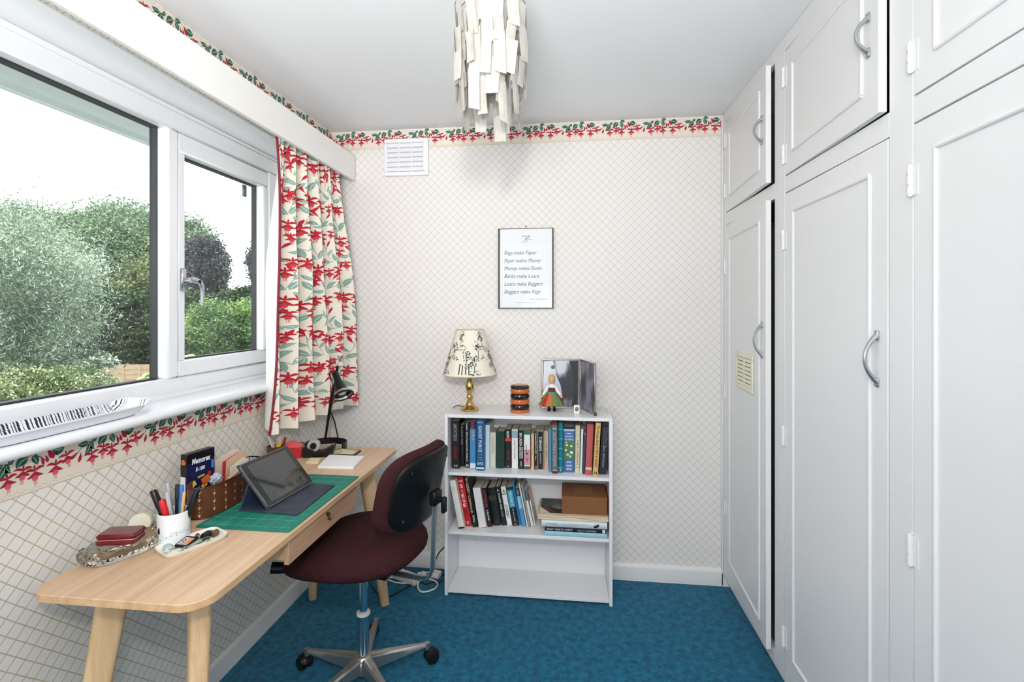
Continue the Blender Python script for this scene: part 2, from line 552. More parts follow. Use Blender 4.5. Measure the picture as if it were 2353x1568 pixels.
b_cream = mat('border_cream', (231, 221, 207), 0.75, spec=0.2)
b_line = col((208, 194, 170), 0.75)
print_mats = [col((40, 98, 82), 0.7), col((150, 185, 165), 0.7), col((168, 28, 52), 0.7), col((222, 84, 104), 0.7)]
def border_cell(mb, s0, fn, k, h, detail=True):
    def P(x, y): return (s0 + x * k, y * h)
    def curve(pts): pstem(mb, [P(*q) for q in pts], 0.0009, fn)
    curve([(.03, .58), (.10, .72), (.20, .84), (.30, .80)])
    curve([(.38, .74), (.45, .86), (.52, .90), (.60, .78), (.66, .66)])
    curve([(.70, .92), (.76, .86), (.80, .70)])
    for a, b, wd, bd in (((.20, .83), (.05, .83), .008, .1), ((.22, .82), (.14, .52), .009, .15), ((.24, .84), (.28, .60), .007, -.2),
                         ((.46, .86), (.33, .68), .012, -.1), ((.50, .90), (.62, .97), .008, .1), ((.50, .86), (.56, .62), .0085, .1),
                         ((.74, .88), (.88, .86), .013, -.1), ((.30, .95), (.24, .80), .006, .1)):
        pleaf(mb, P(*a), P(*b), wd, fn, 1, bd)
    for a, b, wd in (((.05, .66), (-.05, .50), .0045), ((.09, .62), (.06, .36), .005), ((.60, .80), (.63, .56), .0042), ((.65, .80), (.68, .60), .0042), ((.67, .92), (.75, .66), .0075)):
        pbud(mb, P(*a), P(*b), wd, fn)
    for x, y, sz, tl in ((.24, .44, .025, .1), (.40, .54, .024, -.1), (.53, .45, .026, .05), (.77, .44, .026, -.05), (.91, .60, .024, .2)):
        pflower(mb, P(x, y), sz, fn, 3, tl)
def border(name, length, fn, h, k=0.21, back=None, phase=0.0):
    """paper frieze: strip + printed garland + wavy edge lines"""
    bb = MB()
    P = lambda a, b, d: fn(a, b, d)
    bb.prism([(0, 0), (length, 0), (length, h), (0, h)], lambda a, b, d: fn(a, b, d), -1, 0)
    o = struct(bb.build(name, b_cream, smooth=0))
    pr = MB()
    n = int(length / k) + 2
    for i in range(-1, n):
        s0 = i * k + phase
        border_cell(pr, s0, lambda a, b, d: fn(min(length - .0005, max(.0005, a)), b, d), k, h)
    ln = MB()
    for y in (0.09, 0.93):
        strip(ln, [(s, y * h + 0.0025 * math.sin(s * 2 * pi / 0.021) + 0.0015 * math.sin(s * 2 * pi / 0.0105), 0.0007) for s in np.linspace(0.002, length - 0.002, int(length / 0.0016))], fn, 0, 1)
    strip(ln, [(0.001, 0.0016, 0.0013), (length - 0.001, 0.0016, 0.0013)], fn, 0, 1)
    pr.build('garland_print', print_mats, o, fixn=False, smooth=0)
    ln.build('scallop_line', b_line, o, fixn=False, smooth=0)
    return o
EPS = 0.00022
BH = 0.100
border('trim_2', XR - XL, lambda a, b, d: (XL + a, YB - 0.0010 - d * EPS * (0.5 if d < 0 else 1), ZC - 0.004 - BH + b), BH, phase=0.015)
border('trim_3', YB - YF, lambda a, b, d: (XL + 0.0010 + d * EPS, YF + a, ZC - 0.004 - BH + b), BH, phase=0.09)
border('trim_4', 2.55 - YF, lambda a, b, d: (XL + 0.0010 + d * EPS, YF + a, 0.953 + b), 0.104, phase=0.06)

# ------------------------------------------------------------------ window
win = struct(thing('window_1', 'white framed double window with one fixed and one opening pane', 'window', (-1.425, 1.2, 1.09)))
win.pop('category')
XF, XB = -1.425, -1.495
def wp(name, mats, fnb, **k):
    mb = MB(); fnb(mb)
    return mb.build(name, mats, win, world=True, **k)
black = mat('black_rubber', (9, 11, 18), 0.5, spec=.3)
wp('frame_rail', upvc, lambda b: b.box(XB, XF, WY0 + .01, WY1 - .01, 1.088, 1.158, bev=.005))
wp('frame_rail', upvc, lambda b: b.box(XB, XF, WY0 + .01, WY1 - .01, 2.062, 2.142, bev=.005))
wp('frame_rail', upvc, lambda b: b.box(XF - .002, XF + .012, WY0 + .01, WY1 - .01, 1.088, 1.112, bev=.005))
wp('frame_rail', upvc, lambda b: b.box(XF - .002, XF + .010, WY0 + .01, WY1 - .01, 2.122, 2.140, bev=.004))
wp('frame_stile', upvc, lambda b: b.box(XB, XF, 2.215, WY1 - .01, 1.158, 2.062, bev=.005))
wp('frame_stile', upvc, lambda b: b.box(XB, XF, WY0 + .01, .20, 1.158, 2.062, bev=.005))
wp('mullion', upvc, lambda b: b.box(XB, XF, 1.612, 1.664, 1.158, 2.062, bev=.008))
def gasket(b, y0, y1, z0, z1, x0, x1, t=.006):
    b.box(x0, x1, y0, y1, z0, z0 + t); b.box(x0, x1, y0, y1, z1 - t, z1)
    b.box(x0, x1, y0, y0 + t, z0 + t, z1 - t); b.box(x0, x1, y1 - t, y1, z0 + t, z1 - t)
glass = pane_glass('window_glass', haze=0.01)
wp('gasket', black, lambda b: gasket(b, .20, 1.612, 1.158, 2.062, XB + .004, -1.464))
wp('pane', glass, lambda b: b.box(-1.4635, -1.4595, .203, 1.609, 1.161, 2.059), smooth=0)
def sash(b):
    x0, x1 = XB + .005, -1.430
    b.box(x0, x1, 1.667, 2.212, 1.1595, 1.217, bev=.005); b.box(x0, x1, 1.667, 2.212, 1.990, 2.060, bev=.005)
    b.box(x0, x1, 1.667, 1.700, 1.217, 1.990, bev=.004); b.box(x0, x1, 2.178, 2.212, 1.217, 1.990, bev=.005)
cas = wp('casement', upvc, sash)
def wq(name, mats, fnb, **k):
    mb = MB(); fnb(mb)
    o = mb.build(name, mats, None, **k)
    o.parent = cas; o.location = -win.location
    return o
wp('shadow_gap', black, lambda b: gasket(b, 1.664, 2.215, 1.158, 2.062, XB + .02, -1.440, .004))  # solid dark strips paint the shade in the gap round the sash
wq('gasket', black, lambda b: gasket(b, 1.700, 2.178, 1.217, 1.990, XB + .006, -1.467))
wq('pane', glass, lambda b: b.box(-1.4665, -1.4625, 1.702, 2.176, 1.219, 1.988), smooth=0)
chrome = mat('chrome', (205, 208, 212), 0.12, 1.0)
steel = mat('satin_steel', (178, 180, 184), 0.32, 1.0)
def handle_w(b):
    b.box(-1.430, -1.418, 1.672, 1.694, 1.475, 1.560, bev=.003)
    b.cyl((-1.42, 1.683, 1.515), (-1.392, 1.683, 1.515), .009, n=14)
    b.tube([(-1.395, 1.683, 1.518), (-1.392, 1.70, 1.516), (-1.388, 1.722, 1.510), (-1.386, 1.730, 1.49), (-1.386, 1.732, 1.44), (-1.387, 1.733, 1.425)], [.010, .0105, .010, .008, .0065, .006], 10)
wq('handle', chrome, handle_w)
wq('lock', black, lambda b: b.cyl((-1.384, 1.712, 1.513), (-1.378, 1.712, 1.513), .006, n=12))
wq('friction_stay', steel, lambda b: b.box(-1.50, -1.496, 2.12, 2.15, 1.93, 1.985, bev=.001))
def sillf(b):
    prof = [(-1.43, 1.060), (-1.275, 1.060), (-1.268, 1.063), (-1.264, 1.070), (-1.264, 1.078), (-1.268, 1.086), (-1.276, 1.090), (-1.43, 1.092)]
    b.prism(prof, lambda a, c, d: (a, d, c), .10, 2.33)
wp('window_sill', mat('sill_paint', (236, 237, 241), 0.22, var=.01), sillf)

# eaves of the roof outside, above the window
ev = MB()
ev.box(-1.93, -1.51, -1.5, 5.0, 2.20, 2.23)
ev.box(-1.955, -1.93, -1.5, 5.0, 2.17, 2.36, bev=.004)
struct(ev.build('trim_5', mat('eaves_board', (206, 214, 212), 0.5, var=.03)))
gt = MB()
gt.tube([(-1.99 + .045 * math.cos(a), 0, 2.26 + .045 * math.sin(a)) for a in ()] or [(-2.0, -1.5, 2.255), (-2.0, 5.0, 2.255)], .04, 14)
struct(gt.build('trim_6', mat('gutter_plastic', (150, 154, 152), 0.4)))

# ------------------------------------------------------------------ pelmet and curtain
pel = thing('pelmet', 'long off-white pelmet board above the window', 'pelmet', (-1.19, 1.3, 2.12))
MB().box(-1.200, -1.184, YF + .3, 2.628, 2.120, 2.258, bev=.002).build('front_board', mat('pelmet_paint', (240, 238, 232), 0.45, var=.01), pel, world=True)
MB().box(XL, -1.2005, YF + .3, 2.628, 2.243, 2.258, bev=.001).build('top_board', mat('pelmet_paint', (240, 238, 232), 0.45), pel, world=True)
MB().cyl((-1.285, 0.2, 2.205), (-1.285, 2.60, 2.205), .007, n=10).build('curtain_rail', white_gloss, pel, world=True)

def curtain_pt(s, t, lift=0.0):
    def base(s, t):
        z = 2.165 - t * (2.165 - 0.886)
        yl = 1.985 - 0.080 * t ** 1.2
        yr = 2.555 + 0.055 * math.sin(min(1, t * 1.15) * pi / 2)
        ph = 2 * pi * (5.6 * (s + 0.035 * math.sin(3.1 * s + 2.3 * t)) ) + 0.6 * math.sin(4 * t)
        amp = 0.012 + 0.030 * min(1, t * 2.2)
        amp *= 0.55 + 0.6 * abs(math.sin(2.7 * s + 0.8))
        y = yl + (yr - yl) * s + 0.010 * min(1, t * 3) * math.cos(ph)
        x = -1.247 + 0.012 * s + 0.055 * s ** 3 * min(1, t * 1.7) + amp * math.sin(ph)
        x += 0.008 * math.sin(2 * pi * 26 * s + 2 * math.sin(9 * s)) * math.exp(-t * 13)
        x += 0.0055 * math.sin(2.3 * ph + 1.3 + 1.5 * t) * (.4 + .6 * min(1, t * 2))
        x += 0.004 * math.sin(9 * t + 11 * s)
        z += 0.006 * math.sin(ph * 0.5) * t
        return Vector((x, y, z))
    p = base(s, t)
    if lift:
        e = 1e-3
        du = base(s + e, t) - base(s - e, t); dv = base(s, t + e) - base(s, t - e)
        n = dv.cross(du).normalized()
        if n.x < 0: n = -n
        p = p + n * lift
    return p
cur = thing('curtain', 'cream gathered curtain printed with red fuchsias beside the window', 'curtain', (-1.24, 2.28, 0.886))
fab = mat('curtain_cotton', (238, 231, 216), 0.85, var=.03, vscale=40, bump=.15, bscale=300, spec=.1)
cm = MB(); cm.grid(lambda u, v: curtain_pt(u, v), 300, 70)
cl = cm.build('drape', fab, cur, world=True, fixn=False, smooth=180)
cm = MB(); cm.grid(lambda u, v: curtain_pt(u, v * .99 + .003, -0.006), 160, 40)
cm.build('lining', mat('curtain_lining', (240, 238, 232), .9), cur, world=True, fixn=False, smooth=180)
cm = MB(); cm.tube([curtain_pt(0.0, t) + Vector((0.002, -0.004, 0)) for t in np.linspace(0, 1, 40)], .0052, 8)
cm.build('piping', col((132, 40, 54), .8), cur, world=True)
WFAB, HFAB = 0.86, 1.279
def cfn(a, b, d):
    s = min(0.995, max(0.004, a / WFAB)); t = min(0.996, max(0.004, 1 - b / HFAB))
    return curtain_pt(s, t, 0.0009 + d * 0.00035)
cprint = MB()
def sprig(cx, cy, k, mir):
    def P(x, y): return (cx + mir * x * k, cy + y * k)
    pstem(cprint, [P(-.10, -.02), P(-.05, .02), P(0, .03), P(.06, .01), P(.11, .03)], .0012, cfn)
    pstem(cprint, [P(0, .03), P(.02, .08), P(.03, .13)], .001, cfn)
    pstem(cprint, [P(-.04, .02), P(-.07, .08), P(-.08, .12)], .001, cfn)
    for a, b, wd in (((-.05, .02), (-.10, .05), .011), ((0, .03), (-.035, .08), .012), ((.01, .03), (.055, .075), .012), ((.06, .01), (.10, .05), .010),
                     ((.10, .03), (.145, .02), .010), ((-.08, 0), (-.13, -.01), .009), ((.02, .02), (.045, -.03), .010), ((.02, .08), (.06, .11), .008), ((-.06, .06), (-.03, .10), .007)):
        pleaf(cprint, P(*a), P(*b), wd * 1.05 * k, cfn, 1 + .2 * (hash(a) % 4), .12)
    for a, b, wd in (((.03, .13), (.05, .175), .005), ((.02, .12), (.005, .165), .005), ((-.08, .12), (-.095, .16), .005), ((-.07, .11), (-.05, .155), .005), ((.08, .06), (.115, .095), .005), ((-.10, .05), (-.135, .085), .005)):
        pstem(cprint, [P(a[0] - (b[0] - a[0]) * .5, a[1] - (b[1] - a[1]) * .5), P(*a)], .0008, cfn)
        pbud(cprint, P(*a), P(*b), wd * 1.35 * k, cfn)
    for x, y, sz, tl in ((-.055, -.045, .030, .1), (.0, -.03, .033, -.1), (.055, -.055, .031, .15), (.115, -.03, .028, -.1), (-.115, -.06, .027, .0), (.01, -.095, .026, .1)):
        pflower(cprint, P(x, y), sz * 1.25 * k, cfn, 3, tl * mir)
random.seed(3)
j = 0
for cyi in np.arange(0.10, 1.38, 0.165):
    for i, cxi in enumerate(np.arange(0.0 + (0.11 if j % 2 else 0.0), 0.92, 0.215)):
        sprig(cxi + random.uniform(-.02, .02), cyi + random.uniform(-.03, .03), random.uniform(.80, .95), 1 if (i + j) % 2 else -1)
    j += 1
cprint.build('fuchsia_print', [col((134, 168, 154), .85), col((196, 212, 202), .85), col((186, 34, 52), .85), col((204, 70, 80), .85)], cur, world=True, fixn=False, smooth=180)

# ------------------------------------------------------------------ built-in wardrobe
wd_ = thing('built_in_wardrobe', 'white painted built-in wardrobe with panelled doors along the right side', 'wardrobe', (XR, 1.6, 0))
wpaint = mat('wardrobe_paint', (227, 227, 227), 0.36, var=.012, vscale=2.5, bump=.035, bscale=22)
XI = XR + .022
ZD = dict(u0=1.889, u1=2.345, l0=0.105, l1=1.829)
bays = [(2.585, 1.990), (1.901, 1.308), (1.223, 0.630)]
def wpart(name, *a, mats=None, bev=.0015, **k):
    return MB().box(*a, bev=bev).build(name, mats or wpaint, wd_, world=True, **k)
for y0, y1 in ((2.585, YB - .001), (1.901, 1.990), (1.223, 1.308), (0.55, 0.630)):
    wpart('stile', XR, XI, y0, y1, 0.06, ZC - .001)
for a, b in bays:
    wpart('rail', XR, XI, b, a, ZD['u1'], ZC - .001); wpart('rail', XR, XI, b, a, ZD['l1'], ZD['u0']); wpart('rail', XR, XI, b, a, .06, ZD['l0'])
wpart('plinth', .803, .818, .55, YB - .02, 0.001, .066)
wpart('corner_bead', XR - .008, XR, YB - .016, YB - .0175 + .0165, 0.001, ZC - .006)
inside = mat('wardrobe_inside', (120, 116, 110), .8)
for y in (YB - .004, 1.945, 1.265, .56):
    wpart('partition', XI + .0005, 1.38, y - .012, y, .066, ZC - .001, mats=inside)
wpart('back_panel', 1.381, 1.389, .55, YB - .002, .0, ZC - .001, mats=inside)
wpart('shelf', XI + .0005, 1.38, .562, YB - .005, 1.845, 1.862, mats=inside)
wpart('shelf', XI + .0005, 1.38, .562, YB - .005, .066, .084, mats=inside)
handle_m = mat('brushed_aluminium', (186, 188, 190), .28, .85)
TH = .020
def bow_handle(parent, y, z, vert=.085):
    mb = MB()
    pts, rs = [], []
    for i in range(15):
        q = i / 14; a = (q - .5) * 2
        pts.append((-.001 - .030 * (1 - abs(a) ** 2.2), y, z + a * vert)); rs.append(.0042 + .0028 * abs(a) ** 3)
    mb.tube(pts, rs, 10, flat=(1.0, 1.35, (1, 0, 0)))
    for s_ in (-1, 1): mb.box(-.006, 0, y - .008, y + .008, z + s_ * vert - .012, z + s_ * vert + .012, bev=.002)
    return mb.build('handle', handle_m, parent)
def hinge(parent, z):
    mb = MB()
    mb.cyl((-.004, .003, z - .036), (-.004, .003, z + .036), .0055, n=10)
    for k in (-.024, 0, .024): mb.cyl((-.004, .003, z + k - .0085), (-.004, .003, z + k + .0085), .0065, n=10)
    mb.box(-.0016, 0, -.018, 0, z - .034, z + .034)
    return mb.build('hinge', wpaint, parent)
def door(bay, z0, z1, ang, hz, hinges, name='door', vert=.085):
    a, b = bay
    wdt = a - b - .005
    mb = MB(); mb.box(0, TH, -wdt, -.0025, z0 + .003, z1 - .003, bev=.0015)
    d = mb.build(name, wpaint, wd_)
    d.location = (0, a - wd_.location.y, 0)
    d.rotation_euler = (0, 0, -R(ang))
    bm = MB()
    i0, i1, j0, j1 = .072, wdt - .072, z0 + .075, z1 - .075
    for q in (0, 1):
        yy = -(i0 if q == 0 else i1)
        bm.tube([(-.001, yy, j0), (-.001, yy, j1)], .0058, 10, flat=(.9, 1, (1, 0, 0)))
        zz = j0 if q == 0 else j1
        bm.tube([(-.001, -i0, zz), (-.001, -i1, zz)], .0058, 10, flat=(.9, 1, (1, 0, 0)))
    bm.build('panel_moulding', wpaint, d)
    if hz is not None: bow_handle(d, -wdt + .040, hz, vert)
    for h_ in hinges: hinge(d, h_)
    return d
zu = (ZD['u0'], ZD['u1']); zl = (ZD['l0'], ZD['l1'])
door(bays[0], *zu, 2.9, 2.108, (2.0, 2.25), vert=.045)
d1l = door(bays[0], *zl, 2.9, 1.289, (1.62, 1.0, .42), vert=.060)
door(bays[1], *zu, 2.1, 2.103, (1.97, 2.25), vert=.045)
door(bays[1], *zl, 0, 1.283, (1.66, .95, .22), vert=.060)
door(bays[2], *zu, 0, 2.103, (1.98, 2.27), vert=.045)
door(bays[2], *zl, 0, 1.283, (1.70, .86, .22), vert=.060)
# cream louvre vent set in the first lower door (follows the door's angle)
vent_m = mat('cream_plastic', (226, 222, 200), .45)
vg = MB(); W_, Hh = .245, .158
def ring(mb, w_, h_, t, x0, x1, bev=.002):
    mb.box(x0, x1, -w_ / 2, w_ / 2, -h_ / 2, -h_ / 2 + t, bev=bev); mb.box(x0, x1, -w_ / 2, w_ / 2, h_ / 2 - t, h_ / 2, bev=bev)
    mb.box(x0, x1, -w_ / 2, -w_ / 2 + t, -h_ / 2 + t, h_ / 2 - t, bev=bev); mb.box(x0, x1, w_ / 2 - t, w_ / 2, -h_ / 2 + t, h_ / 2 - t, bev=bev)
ring(vg, W_, Hh, .018, -.008, 0)
vg.box(-.006, 0, -.006, .006, -Hh / 2 + .018, Hh / 2 - .018)
vang = R(2.9); vy = 2.585 - (.325) * math.cos(vang); vx = XR - .325 * math.sin(vang)
vo = vg.build('vent_grille', vent_m, wd_)
vo.location = (vx - XR - .0005, vy - wd_.location.y, 1.137); vo.rotation_euler = (0, 0, -vang)
vb = MB().box(-.0012, -.0002, -W_ / 2 + .017, W_ / 2 - .017, -Hh / 2 + .017, Hh / 2 - .017)
vbo = vb.build('vent_recess', col((150, 146, 130), .8), wd_, smooth=0); vbo.location = vo.location; vbo.rotation_euler = vo.rotation_euler
sl = None
for c_ in (-1, 1):
    for r_ in range(7):
        z = -Hh / 2 + .026 + r_ * (Hh - .052) / 6
        if sl is None:
            mb = MB(); mb.prism([(-.0065, -.006), (-.0055, -.0068), (-.0012, .005), (-.0024, .0056)], lambda a, b, d: (a, d, b), -.047, .047)
            sl = mb.build('slat', vent_m, vo, loc=(0, c_ * .053, z))
        else: share(sl, 'slat', vo, (0, c_ * .053, z))

# ------------------------------------------------------------------ white louvred air vent on the back wall
av = thing('air_vent', 'white square louvred air vent high on the wallpapered wall', 'air vent', (-.891, YB - .012, 2.2425))
aw, ah = .249, .203
mb = MB()
for (x0, x1, z0, z1) in ((-aw/2, aw/2, -ah/2, -ah/2+.022), (-aw/2, aw/2, ah/2-.022, ah/2), (-aw/2, -aw/2+.018, -ah/2+.022, ah/2-.022), (aw/2-.03, aw/2, -ah/2+.022, ah/2-.022)):
    mb.box(x0, x1, -.008, .011, z0, z1, bev=.003)
for x in (-.042, .030): mb.box(x - .0035, x + .0035, -.004, .011, -ah/2+.022, ah/2-.022, bev=.001)
mb.build('frame', upvc, av)
MB().box(-aw/2+.015, aw/2-.025, .004, .011, -ah/2+.02, ah/2-.02).build('back_plate', col((205, 206, 207), .6), av, smooth=0)
sl = None
for x0, x1 in ((-aw/2+.018, -.0455), (-.0385, .0265), (.0335, aw/2-.03)):
    for r_ in range(6):
        z = -ah/2 + .036 + r_ * .0262
        if sl is None:
            mb = MB(); mb.prism([(-.005, -.010), (-.0035, -.011), (.004, .010), (.0025, .011)], lambda a, b, d: (d, a, b), -.5, .5)
            sl = mb.build('slat', upvc, av, loc=((x0+x1)/2, 0, z)); sl.scale = (x1-x0, 1, 1)
        else: share(sl, 'slat', av, ((x0+x1)/2, 0, z), scale=(x1-x0, 1, 1))

# ------------------------------------------------------------------ capiz shell pendant
capc = deep(1127, 712, 1.50)
CXp, CYp = capc.x, capc.y
ch = thing('pendant_lamp', 'pearly white capiz shell pendant lamp hanging from the ceiling', 'pendant lamp', (CXp, CYp, ZC))
mm, nt, p = nodes('capiz_shell')
tc = nt.nodes.new('ShaderNodeTexCoord'); wv = nt.nodes.new('ShaderNodeTexNoise'); wv.inputs['Scale'].default_value = 45; wv.inputs['Detail'].default_value = 4
mp = nt.nodes.new('ShaderNodeMapping'); mp.inputs['Scale'].default_value = (4, 4, .5)
nt.links.new(tc.outputs['Object'], mp.inputs[0]); nt.links.new(mp.outputs[0], wv.inputs['Vector'])
rr = nt.nodes.new('ShaderNodeValToRGB'); rr.color_ramp.elements[0].color = lin((204, 199, 186)); rr.color_ramp.elements[1].color = lin((224, 222, 217))
rr.color_ramp.elements[0].position = .3; rr.color_ramp.elements[1].position = .6
nt.links.new(wv.outputs['Fac'], rr.inputs[0]); nt.links.new(rr.outputs[0], p.inputs['Base Color'])
p.inputs['Roughness'].default_value = .22; p.inputs['Specular IOR Level'].default_value = .6
tl = nt.nodes.new('ShaderNodeBsdfTranslucent'); nt.links.new(rr.outputs[0], tl.inputs[0])
mx = nt.nodes.new('ShaderNodeMixShader'); mx.inputs[0].default_value = .38
nt.links.new(p.outputs[0], mx.inputs[1]); nt.links.new(tl.outputs[0], mx.inputs[2])
trn = nt.nodes.new('ShaderNodeBsdfTransparent'); mx2 = nt.nodes.new('ShaderNodeMixShader'); mx2.inputs[0].default_value = .10
nt.links.new(mx.outputs[0], mx2.inputs[1]); nt.links.new(trn.outputs[0], mx2.inputs[2]); nt.links.new(mx2.outputs[0], nt.nodes['Material Output'].inputs[0])
shellm = mm
MB().lathe([(0.001, -.001), (.05, -.001), (.048, -.018), (.012, -.026), (.004, -.03)], 20).build('ceiling_rose', white_gloss, ch)
MB().cyl((0, 0, -.025), (0, 0, -.17), .004, n=8).build('cord', white_gloss, ch)
MB().lathe([(.012, -.16), (.016, -.165), (.016, -.21), (.02, -.215), (.02, -.225), (.012, -.23), (.001, -.23)], 16).build('bulb_holder', white_gloss, ch)
MB().lathe([(.012, -.228), (.014, -.24), (.026, -.262), (.030, -.285), (.024, -.305), (.010, -.316), (.0005, -.318)], 18).build('bulb', mat('opal_bulb', (245, 243, 236), .2), ch)
wire = mat('silver_wire', (190, 190, 190), .3, .9)
RZ = 2.318 - ZC
for rr_, zz in ((.107, RZ), (.094, RZ - .018), (.074, RZ + .004)):
    MB().tube([(rr_ * math.cos(t), rr_ * math.sin(t), zz) for t in np.linspace(0, 2 * pi, 49)[:-1]], .0016, 6, closed=True).build('ring', wire, ch)
mb = MB()
for k in range(3):
    t = k * 2 * pi / 3 + .4
    mb.tube([(0, 0, -.155), (.074 * math.cos(t), .074 * math.sin(t), RZ + .004), (.107 * math.cos(t), .107 * math.sin(t), RZ)], .0013, 6)
mb.build('spoke', wire, ch)
random.seed(11)
shells = []
for k in range(5):
    mb = MB(); wv_, hv = .0165 + .0012 * (k % 3), .040 + .006 * (k % 4)
    cut = (0, .004, -.006, .008, 0)[k]
    def pt(u, v, lay=0): return ((u - .5) * 2 * wv_, .0022 * math.sin(u * 3 + k) * math.sin(v * pi) , -v * (2 * hv + cut * (u - .5)))
    mb.grid(lambda u, v: pt(u, v), 3, 6)
    b0 = len(mb.v)
    mb.grid(lambda u, v: (pt(u, v)[0], pt(u, v)[1] + .0006, pt(u, v)[2]), 3, 6)
    shells.append(mb)
shell_mesh = [None] * 5
def hang(k, x, y, z, rz, tilt, lean):
    if shell_mesh[k] is None:
        o = shells[k].build('shell_strip', shellm, ch, fixn=False, loc=(x, y, z), rot=(tilt, lean, rz)); shell_mesh[k] = o.data
    else: share(shell_mesh[k], 'shell_strip', ch, (x, y, z), (tilt, lean, rz))
for rad, nst, z0, zend in ((.107, 15, RZ, 2.050 - ZC), (.094, 10, RZ - .02, 1.985 - ZC), (.074, 8, RZ + .0, 1.945 - ZC)):
    for i in range(nst):
        t = 2 * pi * i / nst + rad * 40 + random.uniform(-.06, .06)
        z = z0 - random.uniform(0, .012)
        ze = zend + random.uniform(-.012, .04)
        r_ = rad
        while z > ze + .035:
            k = random.randrange(5)
            hv = .040 + .006 * (k % 4)
            z_use = max(z, ze + 2 * hv) if z - 2 * hv < ze - .02 else z
            hang(k, r_ * math.cos(t), r_ * math.sin(t), z_use, t + pi / 2 + random.uniform(-.38, .38), random.uniform(-.05, .12), random.uniform(-.09, .09))
            z = z_use - 2 * hv * random.uniform(.82, .97)
            r_ += random.uniform(0, .0035)
            t += random.uniform(-.02, .02)
            if z_use <= ze + 2 * hv + 1e-6: break
# ================================================================== the garden outside
GZ = -2.75
struct(MB().box(-70, -2.2, -30, 70, GZ - .3, GZ).build('ground', mat('lawn', (84, 88, 74), .9, var=.2, vscale=2.0)))
def leaves(name, pts, size, aspect, mats, parent, droop=0.0, seed=1, jitter=.35, shade=None):
    """one leafy mesh: a small folded quad for every point"""
    rg = np.random.default_rng(seed)
    n = len(pts)
    ax = rg.normal(size=(n, 3)); ax[:, 2] = ax[:, 2] * (1 - droop) - droop * 1.6
    ax /= np.linalg.norm(ax, axis=1)[:, None]
    bx = rg.normal(size=(n, 3)); bx -= ax * np.sum(ax * bx, axis=1)[:, None]
    bx /= np.linalg.norm(bx, axis=1)[:, None]
    L = size * (1 + jitter * rg.uniform(-1, 1, n))[:, None]
    Wd = L * aspect
    v = np.empty((n, 4, 3))
    v[:, 0] = pts - ax * L * .5
    v[:, 1] = pts + bx * Wd * .5
    v[:, 2] = pts + ax * L * .5
    v[:, 3] = pts - bx * Wd * .5
    me = bpy.data.meshes.new(name)
    me.vertices.add(4 * n); me.vertices.foreach_set('co', v.reshape(-1).astype(np.float32))
    me.loops.add(4 * n); me.loops.foreach_set('vertex_index', np.arange(4 * n, dtype=np.int32))
    me.polygons.add(n); me.polygons.foreach_set('loop_start', np.arange(0, 4 * n, 4, dtype=np.int32))
    me.update(calc_edges=True)
    at = me.attributes.new('shade', 'FLOAT', 'FACE')
    sh = rg.uniform(0, 1, n) if shade is None else np.clip(shade + rg.normal(0, .22, n), 0, 1)
    at.data.foreach_set('value', sh.astype(np.float32))
    me.materials.append(mats)
    o = bpy.data.objects.new(name, me); COL.objects.link(o)
    o.parent = parent
    return o
def crown(n, c, r, clumps, seed, clump_r=.30, shell=.55):
    """points in many small clumps spread through an ellipsoid, denser near its skin"""
    rg = np.random.default_rng(seed)
    d = rg.normal(size=(clumps, 3)); d /= np.linalg.norm(d, axis=1)[:, None]
    rad = shell + (1 - shell) * rg.uniform(0, 1, clumps) ** .6
    cc = d * rad[:, None]
    k = rg.integers(0, clumps, n)
    q = rg.normal(size=(n, 3)) * .5
    p = cc[k] + q * clump_r
    return p * np.array(r) + np.array(c), k / clumps
bark = mat('bark', (98, 84, 70), .9, var=.2, vscale=6)
def trunk(parent, base, top, r0, r1, branches=5, spread=1.0, seed=1):
    rg = random.Random(seed)
    mb = MB()
    b, t = Vector(base), Vector(top)
    mb.tube([b, b.lerp(t, .5) + Vector((.1, 0, 0)) * r0, t], [r0, r0 * .75, r1], 8)
    mb.build('trunk', bark, parent)
    for i in range(branches):
        q = rg.uniform(.45, 1.0); s = b.lerp(t, q)
        e = s + Vector((rg.uniform(-1, 1), rg.uniform(-1, 1), rg.uniform(.2, 1))) * spread
        m_ = s.lerp(e, .5) + Vector((0, 0, .12 * spread))
        MB().tube([s, m_, e], [r1 * .9, r1 * .6, r1 * .2], 6).build('branch', bark, parent)
def tree(name, label, u, v, d, ru, rv_, n, size, aspect, lm, seed, droop=0, clumps=120, clump_r=.30, cat='tree', group=None, ry=None, shell=.55, trunk_r=.14, br=6):
    c = deep(u, v, d)
    s = d / F
    rx, rz = ru * s, rv_ * s
    root = thing(name, label, cat, (c.x, c.y, GZ), group=group)
    pts, sh = crown(n, (0, 0, c.z - GZ), (rx, ry or rx, rz), clumps, seed, clump_r, shell)
    pts = pts[pts[:, 2] > 0.05]
    sh = sh[:len(pts)] * .5 + .25
    leaves('foliage', pts, size, aspect, lm, root, droop, seed, shade=sh)
    trunk(root, (0, 0, 0), (0, 0, c.z - GZ), trunk_r, trunk_r * .5, br, rx * .6, seed)
    return root
lm_willow = leafmat('willow_leaf', (58, 80, 60), (126, 148, 120), (222, 230, 216), .25, .35)  # palest tone paints bright highlights onto scattered leaves
lm_far = leafmat('far_leaf', (66, 92, 66), (106, 132, 98), (156, 176, 140), .25)
lm_fara = leafmat('far_leaf_yellow', (90, 104, 66), (134, 148, 102), (178, 186, 142), .25)
lm_purple = leafmat('purple_leaf', (48, 52, 56), (74, 78, 82), (112, 116, 116), .2)
lm_hedge = leafmat('conifer_hedge_leaf', (5, 14, 8), (17, 38, 22), (84, 118, 62), .08)  # shaded front and lit top painted into the hedge colours
